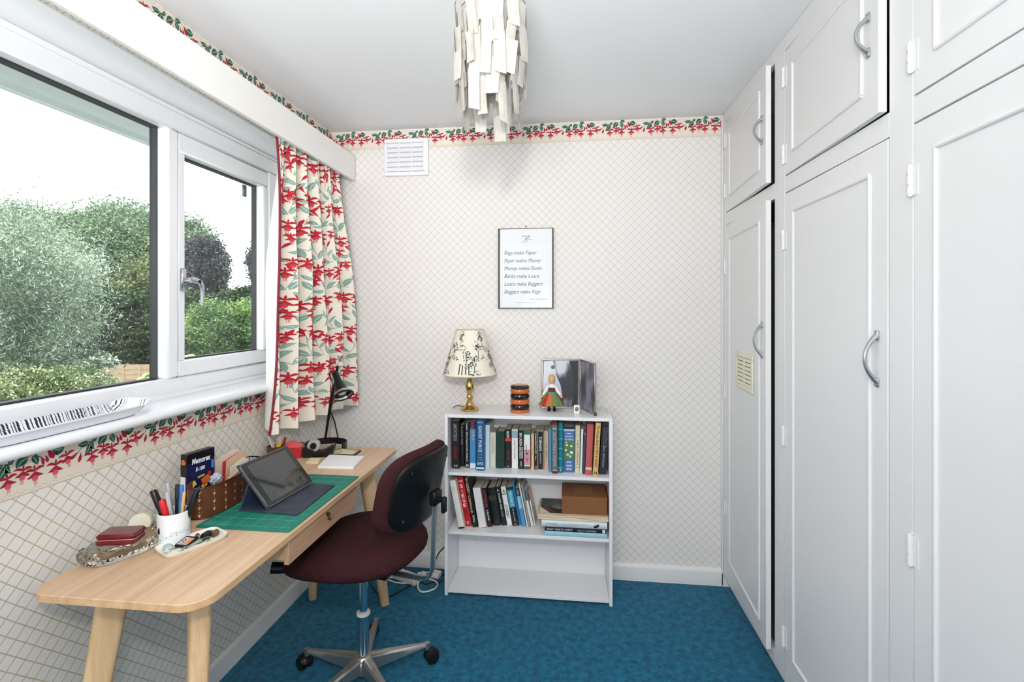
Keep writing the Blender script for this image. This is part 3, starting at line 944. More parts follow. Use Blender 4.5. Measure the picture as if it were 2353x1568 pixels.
lm_laurel = leafmat('laurel_leaf', (52, 82, 50), (96, 132, 76), (168, 192, 110), .25, .35)
lm_shrub = leafmat('shrub_leaf', (42, 62, 38), (92, 116, 76), (190, 200, 160), .2, .35)
lm_vari = leafmat('variegated_leaf', (54, 80, 44), (120, 138, 84), (236, 234, 200), .25, .4)
lm_bright = leafmat('bright_leaf', (120, 160, 60), (168, 200, 100), (214, 232, 150), .35, .35)

tree('willow_tree', 'silvery narrow-leaved tree filling the left of the window', -20, 712, 9.0, 205, 232, 110000, .072, .22, lm_willow, 21, .5, 230, .24, trunk_r=.12, shell=.25)
tree('broadleaf_tree', 'tall pale green tree rising above the dark hedge', 270, 610, 27.0, 170, 125, 95000, .15, .55, lm_far, 22, .1, 150, .26, group='trees beyond the garden', trunk_r=.3)
tree('broadleaf_tree', 'tall tree with thin top behind the silvery tree', 60, 560, 31.0, 150, 85, 48000, .15, .5, lm_far, 23, .1, 90, .30, group='trees beyond the garden', trunk_r=.3)
tree('broadleaf_tree', 'yellowish green tree just above the dark hedge', 345, 655, 25.0, 85, 60, 40000, .13, .5, lm_fara, 24, .1, 70, .3, group='trees beyond the garden', trunk_r=.2)
tree('broadleaf_tree', 'green tree seen beside the window handle', 420, 610, 28.0, 70, 100, 42000, .15, .5, lm_far, 25, .1, 70, .3, group='trees beyond the garden', trunk_r=.25)
tree('copper_beech', 'dark purple-leaved tree behind the opening pane', 468, 615, 24.0, 50, 68, 32000, .12, .55, lm_purple, 26, .1, 60, .28, trunk_r=.2)
tree('birch_tree', 'dark sparse tree at the far edge of the opening pane', 608, 610, 22.0, 34, 50, 7000, .12, .5, lm_purple, 27, .1, 40, .35, trunk_r=.12)
tree('laurel_bush', 'round bright green bush in front of the far hedge', 528, 772, 13.5, 105, 80, 60000, .075, .5, lm_laurel, 28, .05, 130, .22, cat='bush', trunk_r=.06)
tree('garden_shrub', 'dark leafy shrub under the silvery tree', 75, 905, 8.0, 140, 62, 40000, .05, .5, lm_shrub, 29, .1, 130, .24, cat='shrub', trunk_r=.04)
tree('variegated_shrub', 'yellow variegated shrub low in the left window corner', 70, 905, 7.2, 95, 48, 24000, .045, .5, lm_vari, 30, .1, 80, .3, cat='shrub', trunk_r=.03)
tree('leafy_shoot', 'loose green shoot hanging in front of the fence', 215, 832, 9.5, 42, 20, 1300, .09, .4, lm_willow, 31, .3, 26, .4, cat='shrub', trunk_r=.02, br=3)
def shoots(name, label, u, v, d, h, n, seed):
    rg = random.Random(seed)
    c = deep(u, v, d)
    root = thing(name, label, 'plant', (c.x, c.y, GZ))
    MB().tube([(0, 0, 0), (.03, 0, (c.z - GZ) * .5), (0, 0, c.z - GZ)], [.03, .025, .012], 6).build('stem', bark, root)
    for i in range(n):
        a = rg.uniform(0, 2 * pi); e = rg.uniform(.1, 1.1); L = h * rg.uniform(.7, 1.1)
        z0 = c.z - GZ - rg.uniform(0, h * .8)
        mb = MB()
        def lp(q, s_):
            r_ = L * q; wdt = .09 * L * math.sin(pi * min(1, q * .93 + .05)) * s_ * 2
            return (r_ * math.cos(a) * math.cos(e) - wdt * math.sin(a), r_ * math.sin(a) * math.cos(e) + wdt * math.cos(a), z0 + r_ * math.sin(e) - .5 * L * q * q)
        mb.grid(lambda p_, q_: lp(p_, q_ * 2 - 1), 7, 2)
        o = mb.build('leaf', lm_bright, root, fixn=False, smooth=180)
        at = o.data.attributes.new('shade', 'FLOAT', 'FACE'); at.data.foreach_set('value', [rg.uniform(.2, 1)] * len(o.data.polygons))
shoots('garden_plant', 'bright yellow-green leafy plant in front of the fence', 338, 862, 6.5, .20, 26, 5)
shoots('garden_plant', 'bright yellow-green leafy plant at the foot of the opening pane', 446, 826, 7.0, .34, 44, 6)
# clipped conifer hedge behind the fence
hp0, hp1 = deep(-760, 750, 21.5), deep(640, 750, 21.5)
hd = thing('conifer_hedge', 'tall dark green conifer hedge behind the fence', 'hedge', ((hp0.x + hp1.x) / 2, (hp0.y + hp1.y) / 2, GZ))
rg = np.random.default_rng(40)
n = 340000
dx, dy = hp1.x - hp0.x, hp1.y - hp0.y
Lh = math.hypot(dx, dy)
tt = rg.uniform(-.5, .5, n)
hh = 2.25 - GZ
nz = 34
zz = rg.uniform(0, 1, n) ** .85
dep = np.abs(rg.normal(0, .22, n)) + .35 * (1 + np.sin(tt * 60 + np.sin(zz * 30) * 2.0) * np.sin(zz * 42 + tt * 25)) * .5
topw = np.where(zz > .93, rg.uniform(0, 1.4, n), 0)
z_ = zz * hh + .22 * np.sin(tt * 45) * zz + rg.normal(0, .05, n)
nxn, nyn = dy / Lh, -dx / Lh
sgn = -1 if (nxn * hd.location.x + nyn * hd.location.y) > 0 else 1
px = tt * dx - sgn * nxn * (dep + topw) + sgn * nxn * .5
py = tt * dy - sgn * nyn * (dep + topw) + sgn * nyn * .5
leaves('foliage', np.stack([px, py, z_], 1), .15, .35, lm_hedge, hd, .15, 41, shade=np.clip(.75 - dep * .9 + .35 * (zz - .6), 0, 1))  # shade painted in: leaves darker deep inside, lighter towards the top
mb = MB(); mb.box(-Lh / 2, Lh / 2, -.2, .5, 0, hh - .5)
core = mb.build('core', mat('hedge_core', (22, 36, 22), .95), hd, rot=(0, 0, math.atan2(dy, dx)), smooth=0)
core.location = (-sgn * nxn * .8, -sgn * nyn * .8, 0)
# timber panel fence
fp0, fp1 = deep(150, 850, 18.5), deep(420, 850, 18.5)
fx, fy = fp1.x - fp0.x, fp1.y - fp0.y
Lf = math.hypot(fx, fy); fa = math.atan2(fy, fx)
fn_ = thing('panel_fence', 'brown timber panel fence below the conifer hedge', 'fence', (fp0.x, fp0.y, GZ), (0, 0, fa))
fm = mat('fence_timber', (168, 146, 120), .8, var=.16, vscale=5, stretch=(1, 1, 8))
fpst = mat('fence_post', (178, 160, 138), .8, var=.1)
FT = deep(280, 838, 18.5).z - GZ
bay_w = 1.83
nb = int(Lf / bay_w) + 1
bd = po = ba = None
for i in range(nb + 1):
    x = i * bay_w - .25
    if po is None:
        po = MB().box(-.05, .05, -.05, .05, 0, FT + .08, bev=.008).build('post', fpst, fn_, loc=(x, 0, 0))
    else: share(po, 'post', fn_, (x, 0, 0))
    for k in range(11):
        zc = .05 + k * (FT - .05) / 11
        if bd is None:
            bd = MB().prism([(-.012, 0), (.012, 0), (.004, .19), (-.004, .19)], lambda a, b, d: (d, a, b), .055, bay_w - .055).build('board', fm, fn_, loc=(x, 0, zc))
        else: share(bd, 'board', fn_, (x, 0, zc))
    for q in (.33, .66, .0):
        if q == 0: continue
        if ba is None: ba = MB().box(-.02, .02, -.035, -.013, .05, FT).build('batten', fpst, fn_, loc=(x + q * bay_w, 0, 0))
        else: share(ba, 'batten', fn_, (x + q * bay_w, 0, 0))
# pale garden furniture glimpsed over the hedge foot
gp = deep(548, 822, 11.0)
gt_ = thing('garden_table', 'pale garden table at the bottom of the opening pane', 'table', (gp.x, gp.y, GZ))
gm_ = mat('pale_timber', (222, 216, 205), .6, var=.06)
GH = gp.z - GZ + .05
for k in range(5): MB().box(-.75, .75, -.42 + k * .17, -.27 + k * .17, GH - .03, GH, bev=.004).build('slat', gm_, gt_)
for sx_ in (-.6, .6):
    for sy_ in (-.3, .3): MB().box(sx_ - .04, sx_ + .04, sy_ - .04, sy_ + .04, 0, GH - .031).build('leg', gm_, gt_)
# ================================================================== furniture
oak = wood('desk_veneer', (196, 160, 126), (217, 188, 158), 1)
oak_v = wood('desk_leg_wood', (204, 166, 120), (230, 198, 156), 2, rough=.5)
oak_e = wood('desk_edge_wood', (196, 152, 106), (222, 186, 144), 1)
DZ = .740
DX0, DX1, DY0, DY1 = -1.276, -.824, 1.022, 2.310
desk = thing('writing_desk', 'light oak desk with rounded corners under the window', 'desk', ((DX0 + DX1) / 2, (DY0 + DY1) / 2, 0))
def rrect(x0, x1, y0, y1, r, n=8):
    o = []
    rs = r if isinstance(r, (list, tuple)) else [r] * 4
    for (cx, cy, a0, q) in ((x1, y1, 0, 0), (x0, y1, 90, 1), (x0, y0, 180, 2), (x1, y0, 270, 3)):
        rr_ = rs[q]
        sx_ = -1 if cx == x1 else 1; sy_ = -1 if cy == y1 else 1
        for i in range(n + 1):
            a = R(a0 + 90 * i / n)
            o.append((cx + sx_ * rr_ + rr_ * math.cos(a), cy + sy_ * rr_ + rr_ * math.sin(a)))
    return o
def slab(mb, poly, z0, z1, bev=.002, mi=0, mi_side=None, T=None):
    """flat slab with softened rim from a closed outline"""
    cx = sum(p[0] for p in poly) / len(poly); cy = sum(p[1] for p in poly) / len(poly)
    def ins(p, d):
        v = Vector((p[0] - cx, p[1] - cy)); L = v.length or 1
        return (p[0] - v.x / L * d, p[1] - v.y / L * d)
    n = len(poly)
    rings = [[(*ins(p, bev), z0) for p in poly], [(*p, z0 + bev) for p in poly], [(*p, z1 - bev) for p in poly], [(*ins(p, bev), z1) for p in poly]]
    vs = [q for r_ in rings for q in r_]
    fs = [tuple(range(n))[::-1]]
    mb.add(vs, fs + [tuple(range(3 * n, 4 * n))] + [(k * n + i, k * n + (i + 1) % n, (k + 1) * n + (i + 1) % n, (k + 1) * n + i) for k in (0, 2) for i in range(n)], mi, T)
    mb.add(vs, [(n + i, n + (i + 1) % n, 2 * n + (i + 1) % n, 2 * n + i) for i in range(n)], mi if mi_side is None else mi_side, T)
    return mb
mb = MB(); slab(mb, rrect(DX0, DX1, DY0, DY1, [.035, .035, .055, .065], 10), DZ - .019, DZ, .0015, 0, 1)
mb.build('desk_top', [oak, oak_e], desk, world=True)
# apron frame under the top
mb = MB(); mb.box(-1.225, -1.207, 1.20, 2.16, .655, DZ - .0195, bev=.001); mb.box(-.900, -.885, 1.19, 1.385, .672, DZ - .0195, bev=.001)
mb.build('apron', oak_e, desk, world=True)
MB().box(-1.20, -.90, 1.175, 1.192, .655, DZ - .0195, bev=.001).build('apron', oak_e, desk, world=True)
MB().box(-1.20, -.90, 2.165, 2.182, .655, DZ - .0195, bev=.001).build('apron', oak_e, desk, world=True)
# four splayed legs, wide at the top and tapering to the foot
for top, foot, dg_ in (((-1.167, 1.160), (-1.218, 1.050), 45), ((-.933, 1.160), (-.872, 1.050), -45), ((-1.167, 2.172), (-1.246, 2.285), -45), ((-.933, 2.172), (-.878, 2.280), 45)):
    mb = MB()
    t, b = Vector((*top, DZ - .0195)), Vector((*foot, 0.0))
    cd, sd = math.cos(R(dg_)), math.sin(R(dg_))
    def sec(q):
        c = b.lerp(t, q); w_ = .020 + .016 * q; d_ = .016 + .008 * q
        return [(c.x + x * cd - y * sd, c.y + x * sd + y * cd, c.z) for x, y in rrect(-w_, w_, -d_, d_, .013, 4)]
    rows = [sec(q) for q in (0, .25, .5, .75, 1)]
    n = len(rows[0])
    mb.add([p for r_ in rows for p in r_], [(k * n + i, k * n + (i + 1) % n, (k + 1) * n + (i + 1) % n, (k + 1) * n + i) for k in range(4) for i in range(n)] + [tuple(range(n))[::-1], tuple(range(4 * n, 5 * n))])
    mb.build('leg', oak_v, desk, world=True)
# drawer
mb = MB(); mb.box(-.850, -.834, 1.392, 1.862, .643, .7195, bev=.0015)
dr = mb.build('drawer_front', wood('drawer_wood', (184, 142, 110), (204, 166, 134), 1), desk, world=True)
mb = MB(); mb.box(-1.19, -.851, 1.405, 1.85, .650, .712)
mb.build('drawer_box', oak_e, desk, world=True)
mb = MB(); o_ = dr
kp = Vector((-.834, 1.625, .702)) - Vector(desk.location)
mb.cyl(kp, kp + Vector((.006, 0, 0)), .007, n=14); mb.box(kp.x + .004, kp.x + .012, kp.y - .0012, kp.y + .0012, kp.z - .006, kp.z + .006)
mb.lathe([(.006, 0), (.0075, .0006), (.0075, .0014), (.006, .002)], 14, T=Matrix.Translation((kp.x + .011, kp.y, kp.z - .014)) @ Matrix.Rotation(R(90), 4, 'X'))
mb.build('key', mat('brass_key', (120, 98, 66), .4, .9), dr)

# ------------------------------------------------------------------ office chair
CHX, CHY = -.778, 1.800
burg = mat('burgundy_upholstery', (58, 30, 32), .92, var=.14, vscale=55, bump=.35, bscale=420, spec=.15, )
shell_b = mat('black_moulded_plastic', (11, 11, 13), .38, spec=.35)
alu = mat('cast_aluminium', (176, 174, 170), .34, .9)
caster_m = mat('caster_plastic', (16, 16, 18), .4)
chair = thing('office_chair', 'burgundy office swivel chair on a cast aluminium star base at the desk', 'office chair', (CHX, CHY, 0))
SR = Matrix.Translation((CHX, CHY, 0)) @ Matrix.Rotation(R(8), 4, 'Z')
T0 = Matrix.Rotation(R(-10), 4, 'Z')     # local: -x is where the sitter faces
# seat cushion: rounded pad, wider at the front
def seat_pt(u, v):
    a = 2 * pi * u
    e = 2.6
    ca, sa = math.cos(a), math.sin(a)
    k = (abs(ca) ** e + abs(sa) ** e) ** (-1 / e)
    x = .245 * k * ca - .012; y = .236 * k * sa * (1 - .10 * ca)
    prof = [(0.0, .092), (.35, .093), (.62, .092), (.80, .086), (.92, .074), (.985, .052), (1.0, .034), (.985, .018), (.93, .006), (.80, .0), (.4, -.004), (0.0, -.004)]
    q = v * (len(prof) - 1); i = min(int(q), len(prof) - 2); f_ = q - i
    r_ = prof[i][0] * (1 - f_) + prof[i + 1][0] * f_; z = prof[i][1] * (1 - f_) + prof[i + 1][1] * f_
    z += -.026 * max(0, -x * r_ / .23) ** 2 + .012 * max(0, x * r_ / .23)
    return (x * r_ + .0, y * r_, .478 + z)
mb = MB(); mb.grid(seat_pt, 48, 33, closed_u=True, T=T0)
mb.build('seat', burg, chair, smooth=60)
mb = MB(); mb.box(-.15, .15, -.09, .09, .445, .472, bev=.006, T=T0); mb.cyl((0, 0, .39), (0, 0, .45), .034, n=20)
mb.build('seat_plate', shell_b, chair)
mb = MB(); mb.tube([T0 @ Vector(p) for p in ((-.10, -.08, .455), (-.17, -.12, .462), (-.215, -.150, .470))], .008, 10)
lv = mb.build('lever', shell_b, chair)
mb = MB(); mb.cyl(T0 @ Vector((-.205, -.145, .470)), T0 @ Vector((-.262, -.178, .478)), .018, .020, n=16)
mb.build('lever_knob', shell_b, lv)
# gas column
MB().cyl((0, 0, .255), (0, 0, .44), .0145, n=20).build('piston', chrome, chair)
MB().cyl((0, 0, .09), (0, 0, .26), .0215, n=24).build('column', chrome, chair)
MB().lathe([(.0225, .252), (.0255, .254), (.0255, .262), (.0225, .264), (.015, .264)], 24).build('collar', col((210, 206, 196), .5), chair)
# five-star base
hub = MB(); hub.lathe([(.024, .040), (.040, .044), (.044, .062), (.040, .088), (.030, .102), (.024, .106)], 24)
base = hub.build('base_hub', alu, chair)
arm_o = wheel_o = fork_o = None
for k in range(5):
    a = R(29 + 72 * k)
    rotz = a
    if arm_o is None:
        mb = MB()
        secs = []
        for q in np.linspace(0, 1, 7):
            x = .030 + q * .218; hw = .023 * (1 - .62 * q); zt = .100 - .018 * q; zb = .048 + .024 * q
            secs.append([(x, -hw, zb), (x, -hw * .92, zt - .006), (x, -hw * .55, zt), (x, hw * .55, zt), (x, hw * .92, zt - .006), (x, hw, zb)])
        n = 6
        mb.add([p_ for s_ in secs for p_ in s_], [(i * n + j, i * n + (j + 1) % n, (i + 1) * n + (j + 1) % n, (i + 1) * n + j) for i in range(6) for j in range(n)] + [tuple(range(n))[::-1], tuple(range(6 * n, 7 * n))])
        mb.cyl((.244, 0, .058), (.244, 0, .083), .0105, n=14)
        arm_o = mb.build('base_arm', alu, chair, rot=(0, 0, rotz))
        ao = arm_o
    else: ao = share(arm_o, 'base_arm', chair, rot=(0, 0, rotz))
    ca_ = random.uniform(-1, 1) * 1.2
    if wheel_o is None:
        mb = MB()
        for s_ in (-1, 1):
            mb.lathe([(.001, .004), (.019, .004), (.0235, .006), (.0255, .010), (.0255, .019), (.023, .023), (.012, .025), (.001, .025)], 22, T=Matrix.Translation((.018, 0, .0258)) @ Matrix.Rotation(R(90 * s_), 4, 'X'))
        mb.tube([(.018 + .0275 * math.cos(t), 0, .0258 + .0275 * math.sin(t)) for t in np.linspace(R(20), R(170), 9)], .005, 8, flat=(1, 3.4, (1, 0, 0)))
        mb.cyl((0, 0, .04), (0, 0, .062), .007, n=12)
        wheel_o = mb.build('caster', caster_m, ao, loc=(.244, 0, 0), rot=(0, 0, ca_ + .6))
    else: share(wheel_o, 'caster', ao, (.244, 0, 0), (0, 0, ca_ + .6))
# backrest: curved cushion with a moulded shell behind it
BW, BHt = .186, .145
BC = Vector((.268, .0, .775))
def bk_frame(u_, v_):
    """point on the back curve: u_ across (-1..1), v_ up (-1..1); curve hugs the sitter, leans back"""
    x = BC.x + .030 * v_ * 1.1 - .050 * u_ * u_ + .018 * (v_ < -.2) * (v_ + .2) ** 2
    return Vector((x, u_ * BW, BC.z + v_ * BHt))
def supr(a, e):
    ca, sa = math.cos(a), math.sin(a)
    k = (abs(ca) ** e + abs(sa) ** e) ** (-1 / e)
    return ca * k, sa * k
TB = Matrix.Rotation(R(-15), 4, 'Z')
def back_pt(u, v, thick, x_off, grow, e=3.6):
    ca, sa = supr(2 * pi * u, e)
    prof = [(0, 1), (.5, 1.0), (.80, .95), (.93, .78), (1.0, .35), (1.0, -.2), (.97, -.75), (.92, -1), (.5, -1), (0, -1)]
    q = v * (len(prof) - 1); i = min(int(q), len(prof) - 2); f_ = q - i
    r_ = prof[i][0] * (1 - f_) + prof[i + 1][0] * f_; d = prof[i][1] * (1 - f_) + prof[i + 1][1] * f_
    p_ = bk_frame(ca * r_ * grow, sa * r_ * grow)
    p_.x += x_off - d * thick
    return p_
mb = MB(); mb.grid(lambda u, v: back_pt(u, v, .026, -.018, 1.0), 56, 27, closed_u=True, T=TB)
bk = mb.build('backrest', burg, chair, smooth=60)
mb = MB(); mb.grid(lambda u, v: back_pt(u, v, .009, .016, .90), 56, 27, closed_u=True, T=TB)
bs = mb.build('back_shell', shell_b, chair, smooth=50)
for u_, v_ in ((-.70, .62), (.70, .62), (-.70, -.66), (.70, -.66)):
    p_ = TB @ (bk_frame(u_ * .9, v_ * .9) + Vector((.024, 0, 0)))
    MB().cyl(p_, p_ + Vector((.004, 0, 0)), .0065, n=12).build('screw', mat('dark_screw', (60, 60, 62), .4, .8), bs)
# steel back bar and clamp knob
bar = [(.02, 0, .437), (.16, 0, .436), (.255, 0, .440), (.288, 0, .452), (.302, 0, .485), (.306, 0, .56), (.308, 0, .66), (.312, 0, .72)]
mb = MB(); mb.tube([TB @ Vector(p_) for p_ in bar], .0145, 10, flat=(.35, 1.25, (0, 0, 1)))
mb.build('back_bar', mat('zinc_steel', (150, 160, 166), .3, .85), chair)
mb = MB(); mb.box(.300, .328, -.026, .026, .715, .765, bev=.006, T=TB); mb.cyl(TB @ Vector((.326, .0, .735)), TB @ Vector((.348, .0, .735)), .010, n=14)
ck = mb.build('bar_clamp', shell_b, chair)
mb = MB(); mb.box(.340, .356, -.012, .012, .690, .745, bev=.004, T=TB)
mb.build('clamp_knob', shell_b, ck)

# ------------------------------------------------------------------ bookcase
BX0, BX1, BYF, BYB, BZT = -.614, .200, 2.385, 2.618, .892
bc = thing('bookcase', 'low white bookcase with two shelves against the wallpapered wall', 'bookcase', ((BX0 + BX1) / 2, (BYF + BYB) / 2, 0))
lam = mat('white_laminate', (236, 236, 238), .26, var=.008, vscale=4)
def bpart(name, *a): return MB().box(*a, bev=.0012).build(name, lam, bc, world=True)
bpart('side_panel', BX0, BX0 + .016, BYF, BYB, 0.0, BZT - .0005); bpart('side_panel', BX1 - .016, BX1, BYF, BYB, 0.0, BZT - .0005)
bpart('top_panel', BX0 + .0165, BX1 - .0165, BYF, BYB, BZT - .016, BZT)
SH1, SH2, SH3 = .607, .317, .030
for z in (SH1, SH2): bpart('shelf', BX0 + .0165, BX1 - .0165, BYF + .004, BYB - .006, z - .016, z)
bpart('bottom_panel', BX0 + .0165, BX1 - .0165, BYF + .002, BYB - .006, SH3 - .016, SH3)
bpart('back_panel', BX0 + .0165, BX1 - .0165, BYB - .0055, BYB, SH3 - .016, BZT - .0165)
# ================================================================== books
paper_m = mat('book_pages', (205, 190, 165), .9, var=.08, vscale=3, stretch=(140, 1, 1), bump=.2, bscale=4)
def book(label, bl, br, tl, vb, vt, shelf, cover, depth=.125, texts=(), bands=(), hard=False, rough=.45, ymin=None, marks=None, cover2=None):
    """a book from the pixels of its spine: base left/right, top left, base row, top row; stands on the shelf"""
    yf = onZ((bl + br) / 2, vb, shelf).y
    yf = min(max(yf, BYF + .004), 2.50)
    A = onY(bl, vb, yf); B = onY(br, vb, yf)
    T_ = onY(tl, vt, yf)
    dz = T_.z - shelf
    a = math.atan2(A.x - T_.x, dz) if tl is not None else 0
    t = (B.x - A.x) * math.cos(a) * .965
    h = min(math.hypot(A.x - T_.x, dz), .262)
    d = min(depth, BYB - .010 - yf)
    if a >= 0: org, x0, x1 = Vector((A.x + .0006, yf, shelf + .0004)), 0.0, t
    else: org, x0, x1 = Vector((B.x - .0006, yf, shelf + .0004)), -t, 0.0
    nm = 'hardback_book' if hard else 'paperback_book'
    b = thing(nm, label, 'book', org, (0, -a, 0))
    cm_ = col(cover, rough)
    bt = .0022 if hard else .0009
    ov = .003 if hard else 0.0
    mb = MB()
    # spine (slightly rounded when hardback) and two boards
    if hard:
        n = 7
        pr = [(x0 + t * i / n, -.004 * math.sin(pi * i / n)) for i in range(n + 1)]
        pr += [(x1, .004), (x0, .004)]
        mb.prism(pr, lambda p_, q_, z_: (p_, q_, z_), 0, h)
    else:
        mb.box(x0, x1, 0, .0016, 0, h, bev=.0006)
    mb.box(x0, x0 + bt, .001, d, 0, h); mb.box(x1 - bt, x1, .001, d, 0, h)
    mb.build('cover', cm_, b)
    MB().box(x0 + bt, x1 - bt, .0042 if hard else .0018, d - ov, ov, h - ov - .0005).build('pages', paper_m, b)
    yo = -.0046 if hard else -.0004
    for k, (f0, f1, c_) in enumerate(bands):
        MB().box(x0 + .0003, x1 - .0003, yo - .0001, yo + .0003, h * (1 - f1), h * (1 - f0)).build('printed_band', col(c_, rough), b, smooth=0)
    yo -= .0003
    for tx in texts:
        s_, c_, f0, f1, ht = tx[:5]
        mode = tx[5] if len(tx) > 5 else 'down'
        xo = tx[6] if len(tx) > 6 else .5
        mb = MB()
        if mode == 'down':      # reads from the head of the spine to the foot
            hh_ = ht * t
            letter(mb, s_, (x0 + t * xo - hh_ / 2, yo, h * (1 - f0)), (0, 0, -1), (1, 0, 0), width=h * (f1 - f0), height=hh_, bold=.012)
        elif mode == 'up':
            hh_ = ht * t
            letter(mb, s_, (x0 + t * xo + hh_ / 2, yo, h * (1 - f1)), (0, 0, 1), (-1, 0, 0), width=h * (f1 - f0), height=hh_, bold=.012)
        elif mode == 'across':
            letter(mb, s_, (x0 + t / 2, yo, h * (1 - f1)), (1, 0, 0), (0, 0, 1), width=t * ht, height=h * (f1 - f0), align='c', bold=.012)
        elif mode == 'stack':
            n = len(s_)
            for i, ch_ in enumerate(s_):
                zz0 = h * (1 - f0 - (f1 - f0) * (i + .86) / n)
                letter(mb, ch_, (x0 + t / 2, yo, zz0), (1, 0, 0), (0, 0, 1), width=t * ht * (.22 if ch_ == 'I' else 1), height=h * (f1 - f0) / n * .74, align='c', bold=.02)
        mb.build('title', col(c_, .5), b, fixn=False, smooth=0)
    if marks: marks(b, x0, x1, h, yo)
    return b
def U5(x): return 1010 + x / 9.224
def U6(x): return 1200 + x / 9.223
def V5(y): return 940 + y / 9.224
def bk5(label, bl, br, tl, yt, yb, cover, U=U5, **k): return book(label, U(bl), U(br), U(tl), V5(yb), V5(yt), SH1, cover, **k)
WH, BK = (236, 236, 232), (24, 24, 27)
bk5('thick black paperback with grey and red capitals at the left of the upper shelf', 262, 425, 250, 255, 1270, (26, 26, 27), texts=[('JAMES PATTERSON', (150, 150, 150), .06, .42, .5), ('CROSS COUNTRY', (150, 40, 40), .52, .80, .42), ('H', (190, 186, 175), .91, .97, .4, 'across')])
bk5('short black paperback second from the left on the upper shelf', 437, 525, 430, 340, 1225, (20, 20, 22), texts=[('The LONG WALK', (190, 190, 185), .02, .48, .34), ('Slavomir', (110, 110, 110), .52, .72, .25, 'down', .6)])
bk5('black paperback with a white letter M at its foot', 536, 637, 530, 285, 1250, (22, 22, 26), texts=[('Pauline  Who Framed Colin Wallace?', WH, .02, .86, .34), ('M', WH, .92, .98, .5, 'across')])
bk5('sky blue paperback with a dark head and a white square at its foot', 642, 768, 640, 260, 1275, (74, 142, 190), bands=[(0, .16, (52, 40, 60)), (.88, .985, (225, 228, 236))], texts=[('SAS', (190, 170, 150), .20, .40, .5, 'down', .6), ('Andy McNab', (190, 70, 90), .02, .16, .5)])
bk5('tall royal blue hardback with large pale capitals and three letters at the foot', 776, 950, 778, 215, 1310, (26, 86, 136), hard=True, depth=.16, texts=[('GHOST FORCE', (225, 232, 236), .13, .64, .42), ('SAS', (232, 238, 240), .83, .88, .78, 'across'), ('THE SECRET', (150, 185, 205), .68, .70, .4, 'across'), ('HISTORY', (150, 185, 205), .73, .755, .6, 'across'), ('OF THE', (150, 185, 205), .78, .80, .5, 'across'), ('KEN', (170, 200, 215), .04, .08, .6, 'across')], bands=[(.935, .965, (232, 236, 236))])
bk5('thin pale ice-blue book with a white spine strip', 972, 1058, 975, 340, 1270, (206, 226, 230), depth=.15)
bk5('cream paperback with small grey lettering', 1076, 1190, 1080, 500, 1225, (226, 220, 206), texts=[('Conditional', (140, 135, 125), .15, .60, .34), ('-----', (170, 165, 150), .92, .94, .7, 'across')])
bk5('old plain dark green cloth hardback without lettering', 1194, 1376, 1195, 480, 1258, (34, 62, 50), hard=True, rough=.9, depth=.12, texts=[('~', (110, 130, 105), .66, .68, .3, 'across')])
bk5('black paperback with white capitals and a red blot', 1392, 1520, 1385, 435, 1255, (20, 20, 22), texts=[('RECIPE', WH, .05, .22, .42), ('FOR LIFE', (170, 60, 60), .54, .78, .3), ('o', WH, .93, .97, .3, 'across')], bands=[(.23, .31, (206, 60, 60))])
bk5('white paperback with a small blue picture at the head', 1530, 1664, 1525, 435, 1262, (232, 231, 228), bands=[(.03, .22, (150, 172, 186))], texts=[('NINE STRANGERS', (110, 110, 115), .28, .76, .22)])
bk5('black paperback with bold white capitals in two lines', 1672, 1786, 1665, 455, 1277, (18, 18, 20), texts=[('BIN LADEN', WH, .07, .40, .5), ('BEHIND THE MASK OF', WH, .43, .73, .32, 'down', .35), ('THE TERRORIST', WH, .43, .73, .32, 'down', .72), ('ROBINSON', (200, 200, 198), .80, .93, .3)])
bk5('paperback with a dark green head over white and pink shapes', 1790, 1925, 1785, 445, 1285, (232, 232, 230), bands=[(0, .12, (34, 110, 90)), (.92, 1, (48, 96, 84)), (.50, .90, (206, 142, 156))], texts=[('L', (40, 40, 60), .36, .62, .35, 'across'), ('Y', (60, 40, 50), .70, .82, .4, 'across')])
bk5('slim peach orange paperback', 192, 250, 190, 530, 1285, (232, 184, 136), U=U6, texts=[('small', (180, 120, 80), .40, .60, .2)])
bk5('slim black paperback with white capitals reading down', 258, 322, 253, 480, 1290, (20, 20, 22), U=U6, texts=[('THE MAN WITHOUT A FACE', WH, .03, .58, .5), ('Masters', WH, .64, .76, .34), ('COYOTE', WH, .90, .99, .4)])
bk5('black paperback framed by a cream border with bold white capitals', 325, 455, 320, 465, 1300, (226, 218, 196), U=U6, bands=[(.012, .985, (26, 24, 22))], texts=[('TORNADO', WH, .15, .52, .46), ('JOHN NICHOL', (200, 196, 186), .56, .84, .24)], marks=lambda b, x0, x1, h, yo: [MB().box(a_, a_ + .0018, yo - .0002, yo + .0004, 0, h).build('border_strip', col((226, 218, 196), .45), b, smooth=0) for a_ in (x0 + .0002, x1 - .002)])
bk5('beige paperback patterned with faint green sprigs', 462, 556, 460, 470, 1292, (198, 178, 146), U=U6, bands=[(.80, 1, (214, 170, 148))], texts=[('Y', (120, 130, 100), .5, .7, .6, 'across'), ('Y', (110, 120, 100), .36, .47, .5, 'across')])
bk5('thin bright blue book squeezed beside the maroon one', 562, 622, 560, 420, 1342, (76, 146, 190), U=U6, depth=.15)
bk5('tall maroon hardback with a grey-green panel and purple capitals', 630, 755, 622, 270, 1370, (112, 32, 42), U=U6, hard=True, depth=.16, bands=[(.06, .955, (84, 108, 98))], texts=[('SAGITTARIUS RISING', (190, 160, 190), .20, .86, .62), ('LEWIS', WH, .12, .145, .8, 'across'), ('FOLIO', WH, .92, .945, .7, 'across')])
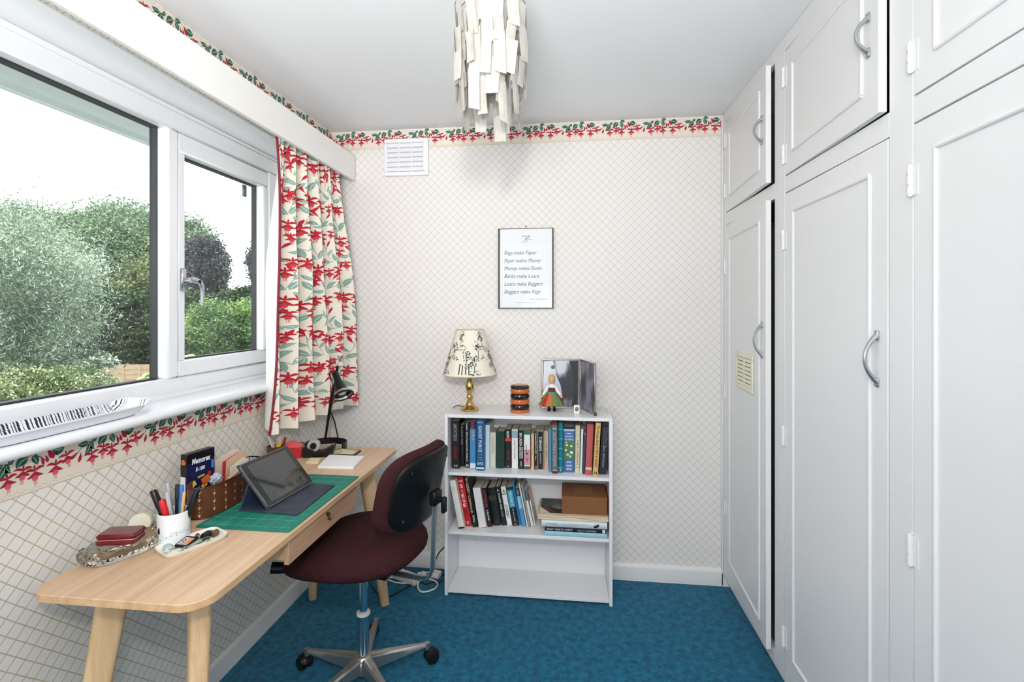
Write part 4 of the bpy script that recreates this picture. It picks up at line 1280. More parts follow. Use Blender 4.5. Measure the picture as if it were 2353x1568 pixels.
bk5('teal hardback with five pale bands across the spine', 766, 862, 768, 300, 1358, (24, 124, 144), U=U6, hard=True, depth=.15, bands=[(f, f + .012, (120, 196, 206)) for f in (.12, .31, .50, .70, .89)], texts=[('Y', (225, 240, 240), .92, .96, .3, 'across')])
bk5('wide blue book with white flowers and block lettering on its spine', 868, 1110, 872, 380, 1342, (72, 112, 166), U=U6, depth=.15, hard=True, bands=[(0, .045, (30, 30, 60)), (.045, .09, (190, 204, 216)), (.31, .71, (84, 122, 84))],
    texts=[('FAMILY', (222, 232, 240), .125, .16, .6, 'across'), ('OMNIBUS', (222, 232, 240), .19, .225, .78, 'across'), ('Gardening', (200, 216, 232), .24, .29, .8, 'across'), ('880', (230, 236, 240), .755, .79, .42, 'across'), ('4600', (230, 236, 240), .83, .87, .55, 'across'), ('896', (230, 236, 240), .90, .945, .45, 'across')],
    marks=lambda b, x0, x1, h, yo: [MB().lathe([(.0005, -.0004), (r_ * .55, -.0005), (r_, -.0002)], 12, T=Matrix.Translation((x0 + (x1 - x0) * fx_, yo - .0001, h * fz_)) @ Matrix.Rotation(R(90), 4, 'X')).build('printed_flower', col(c_, .6), b) for fx_, fz_, r_, c_ in ((.72, .44, .0075, (226, 234, 224)), (.30, .60, .006, (214, 222, 150)), (.38, .39, .0065, (186, 214, 188)), (.22, .49, .0055, (222, 226, 170)), (.70, .58, .006, (200, 222, 190)), (.60, .35, .006, (196, 216, 180)), (.25, .66, .004, (206, 222, 214)))])
bk5('cream hardback with small black lettering and a round device', 1116, 1216, 1130, 350, 1358, (222, 210, 178), U=U6, hard=True, depth=.14, texts=[('THE', (70, 60, 50), .30, .42, .3), ('o', (50, 45, 40), .42, .47, .34, 'across'), ('COUNTRY BOOK', (70, 60, 50), .52, .84, .3)], bands=[(.20, .207, (150, 135, 100)), (.885, .892, (150, 135, 100))])
bk5('slim white book behind the dark grey one', 1222, 1268, 1252, 430, 1368, (228, 234, 236), U=U6, depth=.15)
bk5('slim dark grey book leaning against the pink one', 1272, 1326, 1305, 550, 1382, (66, 66, 78), U=U6, depth=.13)
bk5('faded rose red hardback with a small cream label at its foot', 1330, 1470, 1376, 330, 1402, (188, 92, 98), U=U6, hard=True, rough=.85, depth=.16, bands=[(.845, .90, (222, 182, 160))])
bk5('mustard yellow hardback with bold black title', 1496, 1605, 1562, 300, 1440, (222, 182, 112), U=U6, hard=True, rough=.7, depth=.17, texts=[('The Wonder Book of WHY & WHAT?', (44, 36, 24), .05, .82, .5), ('II', (60, 48, 24), .90, .95, .5, 'across')])
bk5('thick dark navy paperback at the right end of the upper shelf', 1622, 1782, 1690, 320, 1392, (36, 40, 50), U=U6, depth=.15, texts=[('BILL BRYSON', (160, 160, 158), .44, .86, .32), ('A Short History of', (120, 122, 124), .08, .46, .26, 'down', .72), ('Nearly Everything', (120, 122, 124), .08, .44, .22, 'down', .40)])

def U7(x): return 1010 + x / 9.8
def V7(y): return 1080 + y / 9.8
def bk7(label, bl, br, tl, yt, yb, cover, **k): return book(label, U7(bl), U7(br), U7(tl), V7(yb), V7(yt), SH2, cover, **k)
bk7('worn cream white hardback leaning at the left end of the lower shelf', 432, 568, 222, 250, 1330, (226, 226, 216), hard=True, depth=.15, bands=[(.965, 1, (24, 24, 24))], texts=[('THE STORY OF', (120, 116, 106), .14, .16, .7, 'across'), ('THE WAR', (120, 116, 106), .18, .20, .6, 'across'), ('IN', (120, 116, 106), .22, .24, .2, 'across')])
bk7('bright red hardback with large stacked white capitals', 585, 735, 385, 180, 1275, (190, 26, 38), hard=True, depth=.16, texts=[('THE', (240, 226, 226), .055, .095, .66, 'across'), ('SIEGE', WH, .13, .62, .44, 'stack'), ('BEN', (120, 14, 24), .66, .80, .4), ('Y', WH, .90, .965, .45, 'across')])
bk7('black paperback with pale yellow capitals leaning on the red book', 748, 866, 566, 190, 1300, (22, 22, 22), texts=[('IN DESERT COMMAND', (206, 204, 150), .01, .72, .46, 'down', .3), ('DEVINE', (220, 220, 214), .76, .90, .4), ('.', WH, .92, .93, .2, 'across')])
bk7('thick plain white paperback on the lower shelf', 886, 1062, 742, 420, 1312, (222, 223, 221), texts=[('-----', (180, 180, 178), .08, .10, .5, 'across'), ('-----', (180, 180, 178), .76, .78, .6, 'across'), ('.', (80, 80, 80), .47, .48, .1, 'across')])
bk7('black paperback with red capitals above white letters', 1086, 1192, 944, 420, 1292, (20, 20, 21), texts=[('COMMAND', (196, 52, 66), .04, .50, .5), ('A.McNAB', WH, .56, .84, .4), ('H', (170, 50, 50), .88, .95, .4, 'across')])
bk7('fat black hardback with a faint olive emblem', 1212, 1398, 1070, 420, 1262, (28, 32, 30), hard=True, depth=.15, bands=[(.20, .33, (56, 58, 42))], texts=[('--', (210, 206, 190), .88, .90, .3, 'across')])
bk7('black paperback with white lettering beside the fat black one', 1412, 1520, 1252, 390, 1262, (24, 30, 36), texts=[('K', WH, .06, .12, .4, 'across'), ("O'S IRISH WAR", WH, .17, .60, .38), ('DAVID BARZILAY', (190, 190, 186), .63, .78, .25)])
bk7('white paperback with tall black capitals running down', 1526, 1640, 1372, 390, 1264, (230, 231, 230), bands=[(.185, .20, (40, 60, 50))], texts=[('A', (30, 50, 46), .05, .17, .5, 'across'), ('JO NESBO', (24, 24, 26), .46, .80, .58)])
bk7('paperback turquoise above and black below', 1650, 1786, 1504, 400, 1276, (20, 24, 28), bands=[(.0, .08, (30, 40, 44)), (.08, .52, (70, 158, 184))], texts=[('SECRET', (206, 234, 240), .12, .48, .4), ('ED MOLONEY', (206, 206, 200), .56, .90, .2), ('o', WH, .93, .97, .3, 'across')])
bk7('slim mid blue paperback leaning on the turquoise one', 1796, 1850, 1620, 300, 1250, (44, 128, 176), depth=.14)
bk7('bright sky blue paperback with a dark head', 1860, 1950, 1700, 420, 1282, (74, 146, 196), bands=[(0, .21, (34, 40, 48)), (.21, .55, (120, 178, 214))], texts=[('HIGH', (206, 206, 200), .04, .18, .5), ('Lowside', (232, 240, 244), .26, .52, .4)])
bk7('slim grey and white booklet on the lower shelf', 1962, 2000, 1770, 310, 1290, (206, 204, 196), depth=.14)
bk7('slim white booklet marked with grey lines', 2008, 2050, 1830, 340, 1296, (150, 150, 146), depth=.14)
bk7('slim white paperback with a teal head', 2064, 2128, 1868, 450, 1284, (226, 226, 222), bands=[(0, .30, (48, 88, 108))], depth=.13)
bk7('slim booklet with a red and black head at the end of the row', 2134, 2166, 1982, 520, 1268, (222, 220, 212), bands=[(0, .22, (150, 40, 46))], depth=.12)

# ------------------------------------------------------------------ flat stack at the right of the lower shelf
def U8(x): return 1210 + x / 8.71
def V8(y): return 1080 + y / 8.71
def flat_book(label, ul, ur, zb, th, yf, cover, depth=.17, texts=(), bands=()):
    xl, xr = onY(ul, 1230, yf).x, onY(ur, 1230, yf).x
    b = thing('hardback_book', label, 'book', ((xl + xr) / 2, yf, zb))
    w_ = (xr - xl) / 2
    d = min(depth, BYB - .012 - yf)
    mb = MB(); mb.box(-w_, w_, 0, d, 0, .0022, bev=.0006); mb.box(-w_, w_, 0, d, th - .0022, th, bev=.0006)
    mb.prism([(0.002, 0.0), (-.003, th * .2), (-.0042, th * .5), (-.003, th * .8), (0.002, th)], lambda p_, q_, s_: (s_, p_, q_), -w_, w_)
    mb.build('cover', col(cover, .4), b)
    MB().box(-w_ + .003, w_ - .003, .0025, d - .003, .0024, th - .0024).build('pages', paper_m, b)
    for (f0, f1, g0, g1, c_) in bands: MB().box(-w_ + 2 * w_ * f0, -w_ + 2 * w_ * f1, -.0050, -.0042, th * g0, th * g1).build('printed_band', col(c_, .4), b, smooth=0)
    for (s_, c_, f0, f1, g0, g1) in texts:
        mb = MB(); letter(mb, s_, (-w_ + 2 * w_ * f0, -.0053, th * g0), (1, 0, 0), (0, 0, 1), width=2 * w_ * (f1 - f0), height=th * (g1 - g0))
        mb.build('title', col(c_, .5), b, fixn=False, smooth=0)
    return b
z = SH2 + .0004
flat_book('pale turquoise book at the bottom of the flat stack', U8(365), U8(1600), z, .0215, 2.395, (158, 206, 218), texts=[]); z += .0218
flat_book('navy book lying flat with white capitals along its spine', U8(362), U8(1590), z, .0215, 2.397, (24, 28, 42), texts=[('EAST MEETS WEST', (226, 226, 222), .04, .46, .3, .72), ('KELLY HOPPEN', (206, 206, 202), .54, .84, .3, .66)], bands=[(.94, .985, .15, .9, (226, 226, 226))]); z += .0218
flat_book('pale grey book lying flat with a small black bird drawing', U8(298), U8(1612), z, .0300, 2.394, (206, 218, 222), texts=[('IN UNIVERSITY', (120, 130, 140), .07, .26, .42, .70), ('Twenty Five Years of Great Writing', (140, 150, 158), .30, .70, .50, .72), ('from Brownlow', (140, 150, 158), .30, .55, .22, .40)], bands=[(.80, .86, .2, .55, (30, 32, 36)), (.84, .88, .45, .75, (30, 32, 36))]); z += .0303
# yellowed newspapers and sheet music
random.seed(5)
xl, xr = onY(U8(170), 1215, 2.40).x, onY(U8(1690), 1215, 2.40).x
zp = z
tones = [(222, 204, 172), (232, 216, 190), (214, 190, 160), (228, 212, 184), (206, 182, 150), (236, 224, 202)]
looks = ['yellowed folded newspaper lowest in the paper pile', 'pale cream folded newspaper second in the paper pile', 'tan folded newspaper third in the paper pile', 'cream folded newspaper in the upper half of the pile', 'brownish folded newspaper just under the magazine']
for k in range(5):
    th = .0052
    o_ = MB()
    jx = random.uniform(-.006, .004); jy = random.uniform(-.004, .004)
    x0_, x1_ = xl + .012 + jx * .5, min(BX1 - .0185, xr - .002 + jx)
    yb_ = BYB - .014
    o_.grid(lambda u, v: (x0_ + (x1_ - x0_) * u, 2.402 + jy + (yb_ - 2.402 - jy) * v, zp + .0012 * math.sin(u * 9 + k) * (1 - v) * .4 + .0005), 18, 4)
    o_.grid(lambda u, v: (x0_ + (x1_ - x0_) * u, 2.402 + jy + (yb_ - 2.402 - jy) * v, zp + th * .92 + .0005 * math.sin(u * 14 + k * 2) * (1 - v)), 18, 4)
    n_ = 19
    b0 = 0; b1 = n_ * 5
    o_.f += [(i, i + 1, b1 + i + 1, b1 + i) for i in range(18)]; o_.m += [0] * 18
    for e_ in (0, 18):
        for r_ in range(4): o_.f.append((r_ * n_ + e_, (r_ + 1) * n_ + e_, b1 + (r_ + 1) * n_ + e_, b1 + r_ * n_ + e_)); o_.m.append(0)
    nw = o_.build('newspaper', col(tones[k], .9), None)
    tag(nw, looks[k], 'newspaper', 'old newspapers on the lower shelf')
    zp += th
# magazine with a dark portrait cover on top of the papers
mg = thing('magazine', 'dark magazine with an oval portrait and red lettering on the paper pile', 'magazine', ((xl + BX1) / 2, 2.42, zp + .0003))
mx0, mx1 = xl + .022 - mg.location.x, BX1 - .022 - mg.location.x
MB().box(mx0, mx1, -.012, .175, 0, .003, bev=.0006).build('pages', col((214, 200, 170), .9), mg)
MB().box(mx0 + .001, mx1 - .001, -.011, .174, .003, .0034).build('cover', col((42, 42, 40), .5), mg, smooth=0)
MB().lathe([(.001, .0036), (.060, .0036), (.062, .0034)], 30, T=Matrix.Translation((mx0 + .080, .075, 0)), sx=1.0, sy=.95).build('portrait_oval', col((22, 22, 23), .4), mg)
m_ = mat('grey_print', (120, 120, 118), .7, var=.75, vscale=38)
MB().lathe([(.001, .0039), (.026, .0039), (.027, .0037)], 24, T=Matrix.Translation((mx0 + .088, .070, 0)), sx=1.1, sy=1.0).build('portrait_face', m_, mg)
MB().box(mx0 + .05, mx0 + .15, .135, .165, .0034, .0038).build('printed_panel', col((86, 86, 84), .6), mg, smooth=0)
mb = MB(); letter(mb, 'OO3', (mx0 + .022, .035, .0040), (.75, -.65, 0), (.65, .75, 0), width=.055, height=.016, bold=.03); mb.build('title', col((196, 50, 44), .5), mg, fixn=False, smooth=0)
MB().add([(mx0, -.011, .0041), (mx0 + .05, -.011, .0041), (mx0, .06, .0041)], [(0, 1, 2)]).build('torn_corner', col((226, 210, 186), .9), mg, fixn=False, smooth=0)
# brown card box
zbx = zp + .0040
bxl, bxr = onY(U8(705), 1150, 2.405).x, onY(U8(1612), 1150, 2.405).x
bxt = SH1 - .016 - .022
cbx = thing('card_box', 'plain brown cardboard box on top of the paper pile', 'box', ((bxl + bxr) / 2, 2.405, zbx))
w_ = (bxr - bxl) / 2; hb = onY(U8(1100), V8(545), 2.405).z - zbx
brown = mat('brown_card', (136, 88, 50), .55, var=.06, vscale=12)
MB().box(-w_, w_, 0, .190, 0, hb - .004, bev=.001).build('body', brown, cbx)
MB().box(-w_ - .0012, w_ + .0012, -.0012, .1912, hb - .022, hb, bev=.0012).build('lid', brown, cbx)
MB().box(-.045, .04, .05, .16, hb + .0001, hb + .0006).build('label', col((150, 108, 74), .6), cbx, smooth=0)
rc = MB(); rc.box(bxr + .003, BX1 - .0185, 2.42, 2.58, zp + .0042, zp + .085, bev=.001)
o = rc.build('red_folder', col((150, 26, 26), .4), None); tag(o, 'dark red folder wedged between the brown box and the bookcase side', 'folder')
# ================================================================== things on the bookcase
lp = onZ(1080, 942, BZT)
TZ = BZT + .0004
lamp = thing('table_lamp', 'small brass table lamp with a black toile printed shade on the bookcase', 'table lamp', (-.511, 2.500, TZ))
brass = mat('polished_brass', (206, 174, 110), .2, 1.0)
MB().lathe([(.048, 0), (.049, .004), (.046, .010), (.034, .016), (.026, .022), (.021, .030), (.019, .036), (.013, .044), (.010, .050), (.0125, .056), (.0165, .064), (.0165, .072), (.011, .080), (.009, .085), (.0105, .090), (.0165, .100), (.0225, .116), (.0215, .130), (.0155, .148), (.0095, .166), (.0075, .182), (.0085, .190), (.0085, .205)], 32).build('lamp_base', brass, lamp)
MB().cyl((0, 0, .204), (0, 0, .265), .012, n=16).build('bulb_holder', col((230, 226, 214), .5), lamp)
MB().lathe([(.010, .262), (.016, .275), (.028, .30), (.030, .318), (.024, .338), (.010, .350), (.0005, .352)], 18).build('bulb', mat('opal_bulb', (245, 243, 236), .2), lamp)
S0, S1, R0_, R1_ = .186, .412, .138, .072
def shade_pt(a, q, lift=0.0):
    r_ = R0_ + (R1_ - R0_) * q + .010 * (q - 1) * q + lift
    return Vector((r_ * math.cos(a), r_ * math.sin(a), S0 + (S1 - S0) * q))
shm = mat('shade_fabric', (236, 229, 212), .85, spec=.1)
mb = MB(); mb.grid(lambda u, v: shade_pt(2 * pi * u, v), 56, 8, closed_u=True); mb.grid(lambda u, v: shade_pt(2 * pi * u, v, -.0015), 56, 8, closed_u=True)
mb.build('lamp_shade', shm, lamp, fixn=False, smooth=60)
for q in (0, 1): MB().tube([(shade_pt(2 * pi * i / 48, q)) for i in range(48)], .0022, 6, closed=True).build('shade_trim', col((214, 202, 176), .8), lamp)
MB().tube([(R1_ * .96, 0, S1 - .01), (.012, 0, S1 - .03), (0, 0, .29), (-.012, 0, S1 - .03), (-R1_ * .96, 0, S1 - .01)], .0012, 5).build('shade_carrier', brass, lamp)
mb = MB(); rg_ = random.Random(8)
def sfn(a, b, d): return shade_pt(a, min(.985, max(.015, b)), .0009 + d * .0003)
for k in range(20):
    a0 = 2 * pi * k / 20 + rg_.uniform(-.06, .06); b0 = (.08, .40, .62, .22)[k % 4]
    strip(mb, [(a0, b0, .016), (a0 + .03, b0 + .12, .010), (a0 - .02, b0 + .22, .007)], sfn, 0, 1)
    strip(mb, [(a0 + .01, b0 + .1, .008), (a0 + .10, b0 + .2, .004)], sfn, 0, 1)
    for i in range(34):
        x, y = a0 + rg_.gauss(0, .10), b0 + .24 + rg_.gauss(0, .055)
        ang = rg_.uniform(0, pi)
        blade(mb, (x, y), (x + .075 * math.cos(ang), y + .045 * math.sin(ang)), .013, sfn, 0, 1, .3, 3)
    for i in range(14):
        x, y = a0 + rg_.uniform(-.2, .25), b0 + rg_.uniform(-.07, .03)
        blade(mb, (x, y), (x + rg_.uniform(.05, .15), y + rg_.uniform(-.01, .02)), .009, sfn, rg_.randrange(2), 1, .2, 3)
for a0 in (4.50, 1.2, 3.0):
    for dx_ in (0, .12, .26, .38): strip(mb, [(a0 + dx_, .05, .020), (a0 + dx_, .24, .020)], sfn, 0, 2)
    strip(mb, [(a0 - .03, .255, .012), (a0 + .41, .265, .012)], sfn, 0, 2)
mb.build('toile_print', [col((66, 72, 70), .85), col((140, 142, 134), .85)], lamp, fixn=False, smooth=0, kind='stuff')
MB().tube([(-.03, .02, .012), (-.07, .03, .016), (-.095, .045, .004), (-.112, .075, -.03), (-.114, .085, -.12), (-.114, .09, -.3)], .0028, 8).build('cable', mat('lamp_flex', (110, 100, 84), .5), lamp)

jar = thing('wooden_jar', 'turned wooden jar in orange and black rings on the bookcase', 'jar', (-.252, 2.490, TZ))
org_, blk_ = mat('orange_lacquer', (196, 100, 48), .22, coat=.4), mat('black_lacquer', (22, 20, 20), .15, coat=.4)
MB().lathe([(.046, 0), (.049, .002), (.049, .012), (.046, .015)], 32).build('foot_ring', org_, jar)
for k in range(4):
    z0 = .0145 + k * .0262
    MB().lathe([(.040, z0), (.0455, z0 + .002), (.0485, z0 + .007), (.0490, z0 + .013), (.0485, z0 + .019), (.0455, z0 + .024), (.040, z0 + .026)], 32).build('ring', blk_ if k % 2 == 0 else org_, jar)
ld = MB().lathe([(.044, .1195), (.049, .122), (.049, .127), (.044, .133), (.038, .1365), (.0368, .1366)], 32, cap=True).build('lid', blk_, jar)
MB().lathe([(.0005, .139), (.020, .1388), (.0335, .1372), (.036, .1362), (.036, .1355)], 32).build('lid_disc', org_, ld)

silver = mat('silver_frame', (190, 184, 178), .2, .95)
pf = thing('photo_frame', 'hinged silver double photo frame standing open on the bookcase', 'photo frame', (.052, 2.600, TZ))
def leaf_frame(p0, p1, print_fn, nm):
    """one leaf of the frame from p0 to p1 (top-down points), photo facing the room"""
    a, b = Vector((*p0, 0)), Vector((*p1, 0))
    L = (b - a).length
    ang = math.atan2(b.y - a.y, b.x - a.x)
    T = Matrix.Translation(a - Vector((.052, 2.600, 0))) @ Matrix.Rotation(ang, 4, 'Z')
    Hf = .258
    mb = MB()
    for (x0, x1, z0, z1) in ((0, L, 0, .009), (0, L, Hf - .009, Hf), (0, .008, .009, Hf - .009), (L - .008, L, .009, Hf - .009)):
        mb.box(x0, x1, -.005, .005, z0, z1, bev=.0018, T=T)
    o = mb.build('frame_leaf', silver, pf)
    mb = MB(); mb.box(.006, L - .006, -.0005, .003, .006, Hf - .006, T=T); mb.build('photo', print_fn, o, smooth=0)
    mb = MB(); mb.box(.007, L - .007, -.0032, -.0026, .007, Hf - .007, T=T); mb.build('glass', MATS.get('picture_glass') or pane_glass('picture_glass', tint=(255, 255, 255), haze=.0, refl=.6), o, smooth=0)
    return T, o, L, Hf
def photo_mat(name, dark, mid, light, sc, off):
    m, nt, p = nodes(name)
    tc = nt.nodes.new('ShaderNodeTexCoord'); mp = nt.nodes.new('ShaderNodeMapping'); mp.inputs['Location'].default_value = off; mp.inputs['Scale'].default_value = (1, 1, .55)
    n = nt.nodes.new('ShaderNodeTexNoise'); n.inputs['Scale'].default_value = sc; n.inputs['Detail'].default_value = 2
    nt.links.new(tc.outputs['Object'], mp.inputs[0]); nt.links.new(mp.outputs[0], n.inputs['Vector'])
    rr = nt.nodes.new('ShaderNodeValToRGB'); rr.color_ramp.elements[0].position = .42; rr.color_ramp.elements[1].position = .62
    rr.color_ramp.elements[0].color = lin(dark); rr.color_ramp.elements[1].color = lin(light); e = rr.color_ramp.elements.new(.52); e.color = lin(mid)
    nt.links.new(n.outputs['Fac'], rr.inputs[0]); nt.links.new(rr.outputs[0], p.inputs['Base Color']); p.inputs['Roughness'].default_value = .4
    return m
T1, o1, L1, HF = leaf_frame((-.149, 2.588), (.050, 2.604), photo_mat('photo_print', (52, 54, 58), (130, 134, 140), (214, 218, 228), 12, (.3, .1, .55)), 'a')
T2, o2, L2, _ = leaf_frame((.054, 2.602), (.122, 2.428), photo_mat('photo_print_dark', (70, 82, 82), (104, 106, 116), (160, 152, 170), 12, (.1, .7, .2)), 'b')
mb = MB()
def flat_poly(mb, T, pts, y, mi=0): mb.add([T @ Vector((a, y, b)) for a, b in pts], [tuple(range(len(pts)))], mi)
flat_poly(mb, T1, [(.012, .245), (.060, .248), (.072, .21), (.078, .17), (.10, .12), (.11, .06), (.07, .02), (.012, .02)], -.0012)
mb.build('photo_figure', col((222, 226, 236), .4), o1, fixn=False, smooth=0)
mb = MB(); flat_poly(mb, T1, [(L1 - .055, .248), (L1 - .010, .248), (L1 - .010, .012), (L1 - .045, .012), (L1 - .028, .10), (L1 - .035, .17)], -.0011)
mb.build('photo_shadow', col((40, 42, 44), .4), o1, fixn=False, smooth=0)
mb = MB(); mb.lathe([(.0005, 0), (.010, 0), (.0105, .0004)], 18, T=T1 @ Matrix.Translation((.060, -.0014, .215)) @ Matrix.Rotation(R(90), 4, 'X')); mb.build('photo_face', col((80, 82, 86), .5), o1)
mb = MB(); mb.cyl(Vector((0, 0, .0)), Vector((0, 0, .258)), .0035, n=10); mb.build('hinge', silver, pf)
mb = MB(); mb.box(-.006, .006, -.006, .006, 0, .016, bev=.002, T=Matrix.Translation((.122 - .052, 2.428 - 2.600, 0))); mb.build('corner_foot', col((50, 50, 46), .4), pf)

doll = thing('doll', 'little doll in a striped folk skirt and white blouse before the photo frame', 'doll', (-.093, 2.532, TZ))
skin = mat('doll_skin', (222, 172, 140), .5)
for s_ in (-1, 1):
    lg = MB().lathe([(.0055, .006), (.0062, .02), (.0066, .05), (.0062, .07)], 12, T=Matrix.Translation((s_ * .013, 0, 0))).build('leg', col((20, 20, 22), .4), doll)
    mb = MB(); mb.lathe([(.0005, .0), (.009, .0005), (.0095, .006), (.007, .011), (.0005, .012)], 14, sx=.85, sy=1.5, T=Matrix.Translation((s_ * .0145, -.006, 0))); mb.build('shoe', col((18, 18, 20), .3), lg)
def skirt(u, v):
    a = 2 * pi * u; r_ = .016 + .036 * v ** .8 + .0035 * math.sin(a * 10) * v
    return (1.25 * r_ * math.cos(a), .85 * r_ * math.sin(a), .092 - .062 * v)
mb = MB(); sk_c = [(122, 124, 70), (176, 44, 40), (196, 112, 56), (122, 124, 70), (92, 132, 84), (160, 50, 44)]
mb.grid(skirt, 60, 8, closed_u=True); mb.m = [((i % 60) // 5) % 6 for i in range(len(mb.f))]
mb.build('skirt', [col(c_, .85) for c_ in sk_c], doll, fixn=False, smooth=180)
MB().lathe([(.0215, .083), (.0185, .094), (.0165, .097)], 24, sx=1.2, sy=.9).build('waistband', col((66, 150, 118), .8), doll)
MB().lathe([(.0165, .094), (.0155, .105), (.018, .118), (.019, .126), (.012, .133), (.005, .136)], 20, sx=1.1, sy=.8).build('bodice', col((112, 44, 52), .8), doll)
MB().lathe([(.0185, .119), (.0200, .126), (.013, .1335), (.0055, .1365)], 20, sx=1.1, sy=.82).build('collar', col((240, 238, 234), .8), doll)
for s_ in (-1, 1):
    ar = MB().tube([(s_ * .018, 0, .126), (s_ * .028, -.004, .105), (s_ * .044, -.008, .082)], [.0075, .009, .0065], 10).build('sleeve', col((238, 236, 232), .85), doll)
    MB().tube([(s_ * .044, -.008, .082), (s_ * .050, -.009, .072), (s_ * .051, -.010, .067)], [.0045, .005, .003], 8).build('hand', skin, ar)
hd_ = MB().lathe([(.0045, .134), (.0055, .140), (.0105, .144), (.0142, .152), (.0148, .160), (.0125, .170), (.007, .176), (.0005, .1775)], 20, sy=.95).build('head', skin, doll)
mb = MB(); mb.lathe([(.0155, .146), (.0178, .156), (.0175, .166), (.0145, .175), (.008, .181), (.0005, .183)], 20, T=Matrix.Translation((0, .0075, .0015)))
mb.build('hair', col((206, 158, 96), .6), hd_)
mb = MB()
for s_ in (-1, 1): mb.lathe([(.0005, -.0012), (.0016, -.0008), (.0018, 0)], 8, T=Matrix.Translation((s_ * .0055, -.0128, .159)) @ Matrix.Rotation(R(-90), 4, 'X'))
mb.build('face_paint', col((60, 40, 36), .5), hd_)

st = thing('portrait_stand', 'tiny white card with an oval portrait in an acrylic stand', 'ornament', (.033, 2.478, TZ))
rz_ = Matrix.Rotation(R(8), 4, 'Z')
MB().box(-.014, .014, -.001, .001, 0, .042, bev=.0006, T=rz_).build('card', col((238, 236, 230), .5), st)
MB().lathe([(.0005, -.0016), (.0098, -.0014), (.0102, -.001)], 20, sx=1, sy=1.1, T=rz_ @ Matrix.Translation((0, 0, .021)) @ Matrix.Rotation(R(-90), 4, 'X')).build('portrait', mat('grey_print', (120, 120, 118), .7), st)
MB().box(.0155, .0185, -.016, .016, 0, .080, bev=.0008, T=rz_).build('acrylic_plate', mat('clear_acrylic', (240, 244, 244), .05, trans=1.0, ior=1.2), st)

# ------------------------------------------------------------------ framed motto on the wall
po_ = thing('framed_motto', 'narrow black framed motto poster in italic lettering on the wallpaper', 'picture', (-.235, YB - .001, 1.627))
PW, PH = .148, .2135
MB().box(-PW, PW, -.012, -.001, -PH, PH, bev=.001).build('backing_board', col((66, 62, 58), .6), po_)
MB().box(-PW + .010, PW - .008, -.0130, -.0121, -PH + .004, PH - .003).build('paper', mat('poster_paper', (232, 234, 236), .6), po_, smooth=0)
MB().box(-PW, PW, -.0165, -.0150, -PH, PH).build('glass', pane_glass('poster_glass', tint=(255, 255, 255), haze=.0, refl=.2), po_, smooth=0)
for x0, x1 in ((-PW, -PW + .009), (PW - .007, PW)): MB().box(x0, x1, -.0172, -.0005, -PH, PH, bev=.001).build('frame_edge', col((70, 67, 63), .45), po_)
for z0, z1 in ((-PH, -PH + .003), (PH - .002, PH)): MB().box(-PW, PW, -.0172, -.0005, z0, z1, bev=.0005).build('frame_edge', col((80, 76, 70), .45), po_)
ink = col((96, 96, 98), .7)
lines = [('Rags make Paper', .605), ('Paper makes Money', .688), ('Money makes Banks', .708), ('Banks make Loans', .660), ('Loans make Beggars', .715), ('Beggars make Rags', .682)]
for i, (s_, wf) in enumerate(lines):
    mb = MB(); letter(mb, s_, (-PW + .0335, -.0134, PH - .1395 - i * .0415), (1, 0, 0), (0, 0, 1), width=.296 * wf * .965, height=.0215, shear=.32)
    mb.build('lettering', ink, po_, fixn=False, smooth=0)
mb = MB(); letter(mb, 'Anon, 18th century', (PW - .125, -.0134, -PH + .047), (1, 0, 0), (0, 0, 1), width=.095, height=.007, shear=.3); mb.build('lettering', ink, po_, fixn=False, smooth=0)
mb = MB(); letter(mb, 'privately printed for the bank', (-PW + .097, -.0134, -PH + .030), (1, 0, 0), (0, 0, 1), width=.108, height=.0035); mb.build('lettering', ink, po_, fixn=False, smooth=0)
mb = MB()
def pf2(a, b, d): return Vector((a, -.0134, b))
zc = PH - .057
for pts in ([(-.012, .018), (-.004, .012), (.002, .022), (.006, .010), (.016, .013), (.020, .004)], [(-.020, .020), (-.015, .013), (-.006, .014)], [(.004, .010), (-.004, -.002), (-.010, -.016), (-.022, -.020)], [(.004, .010), (.008, -.002), (.002, -.014), (.000, -.024)], [(.006, .008), (.014, -.001), (.026, -.005), (.038, -.004)], [(-.002, .004), (.006, -.006), (.012, -.016)], [(.010, .018), (.018, .020), (.022, .012), (.014, .006)]):
    ts = np.linspace(0, len(pts) - 1, 6 * len(pts)); ix = np.arange(len(pts))
    sm = [(float(np.interp(t_, ix, [q[0] for q in pts])), float(np.interp(t_, ix, [q[1] for q in pts]))) for t_ in ts]
    sm = [(sum(q[0] for q in sm[max(0, i - 3):i + 4]) / len(sm[max(0, i - 3):i + 4]), sum(q[1] for q in sm[max(0, i - 3):i + 4]) / len(sm[max(0, i - 3):i + 4])) for i in range(len(sm))]
    strip(mb, [(a + .004 * math.sin(i * .9) * .3, zc + b + .004 * math.cos(i * .7) * .3, .0009) for i, (a, b) in enumerate(sm)], pf2, 0, 0)
mb.build('emblem', ink, po_, fixn=False, smooth=0)
MB().cyl((.0, .0, PH + .010), (.0, -.010, PH + .012), .003, n=8).build('nail', col((36, 32, 30), .4), po_)

# ================================================================== things on the window sill
tr = thing('serving_tray', 'white melamine tray with black barcode stripes lying on the window sill', 'tray', (-1.338, 1.160, 1.0925), (0, 0, R(0)))
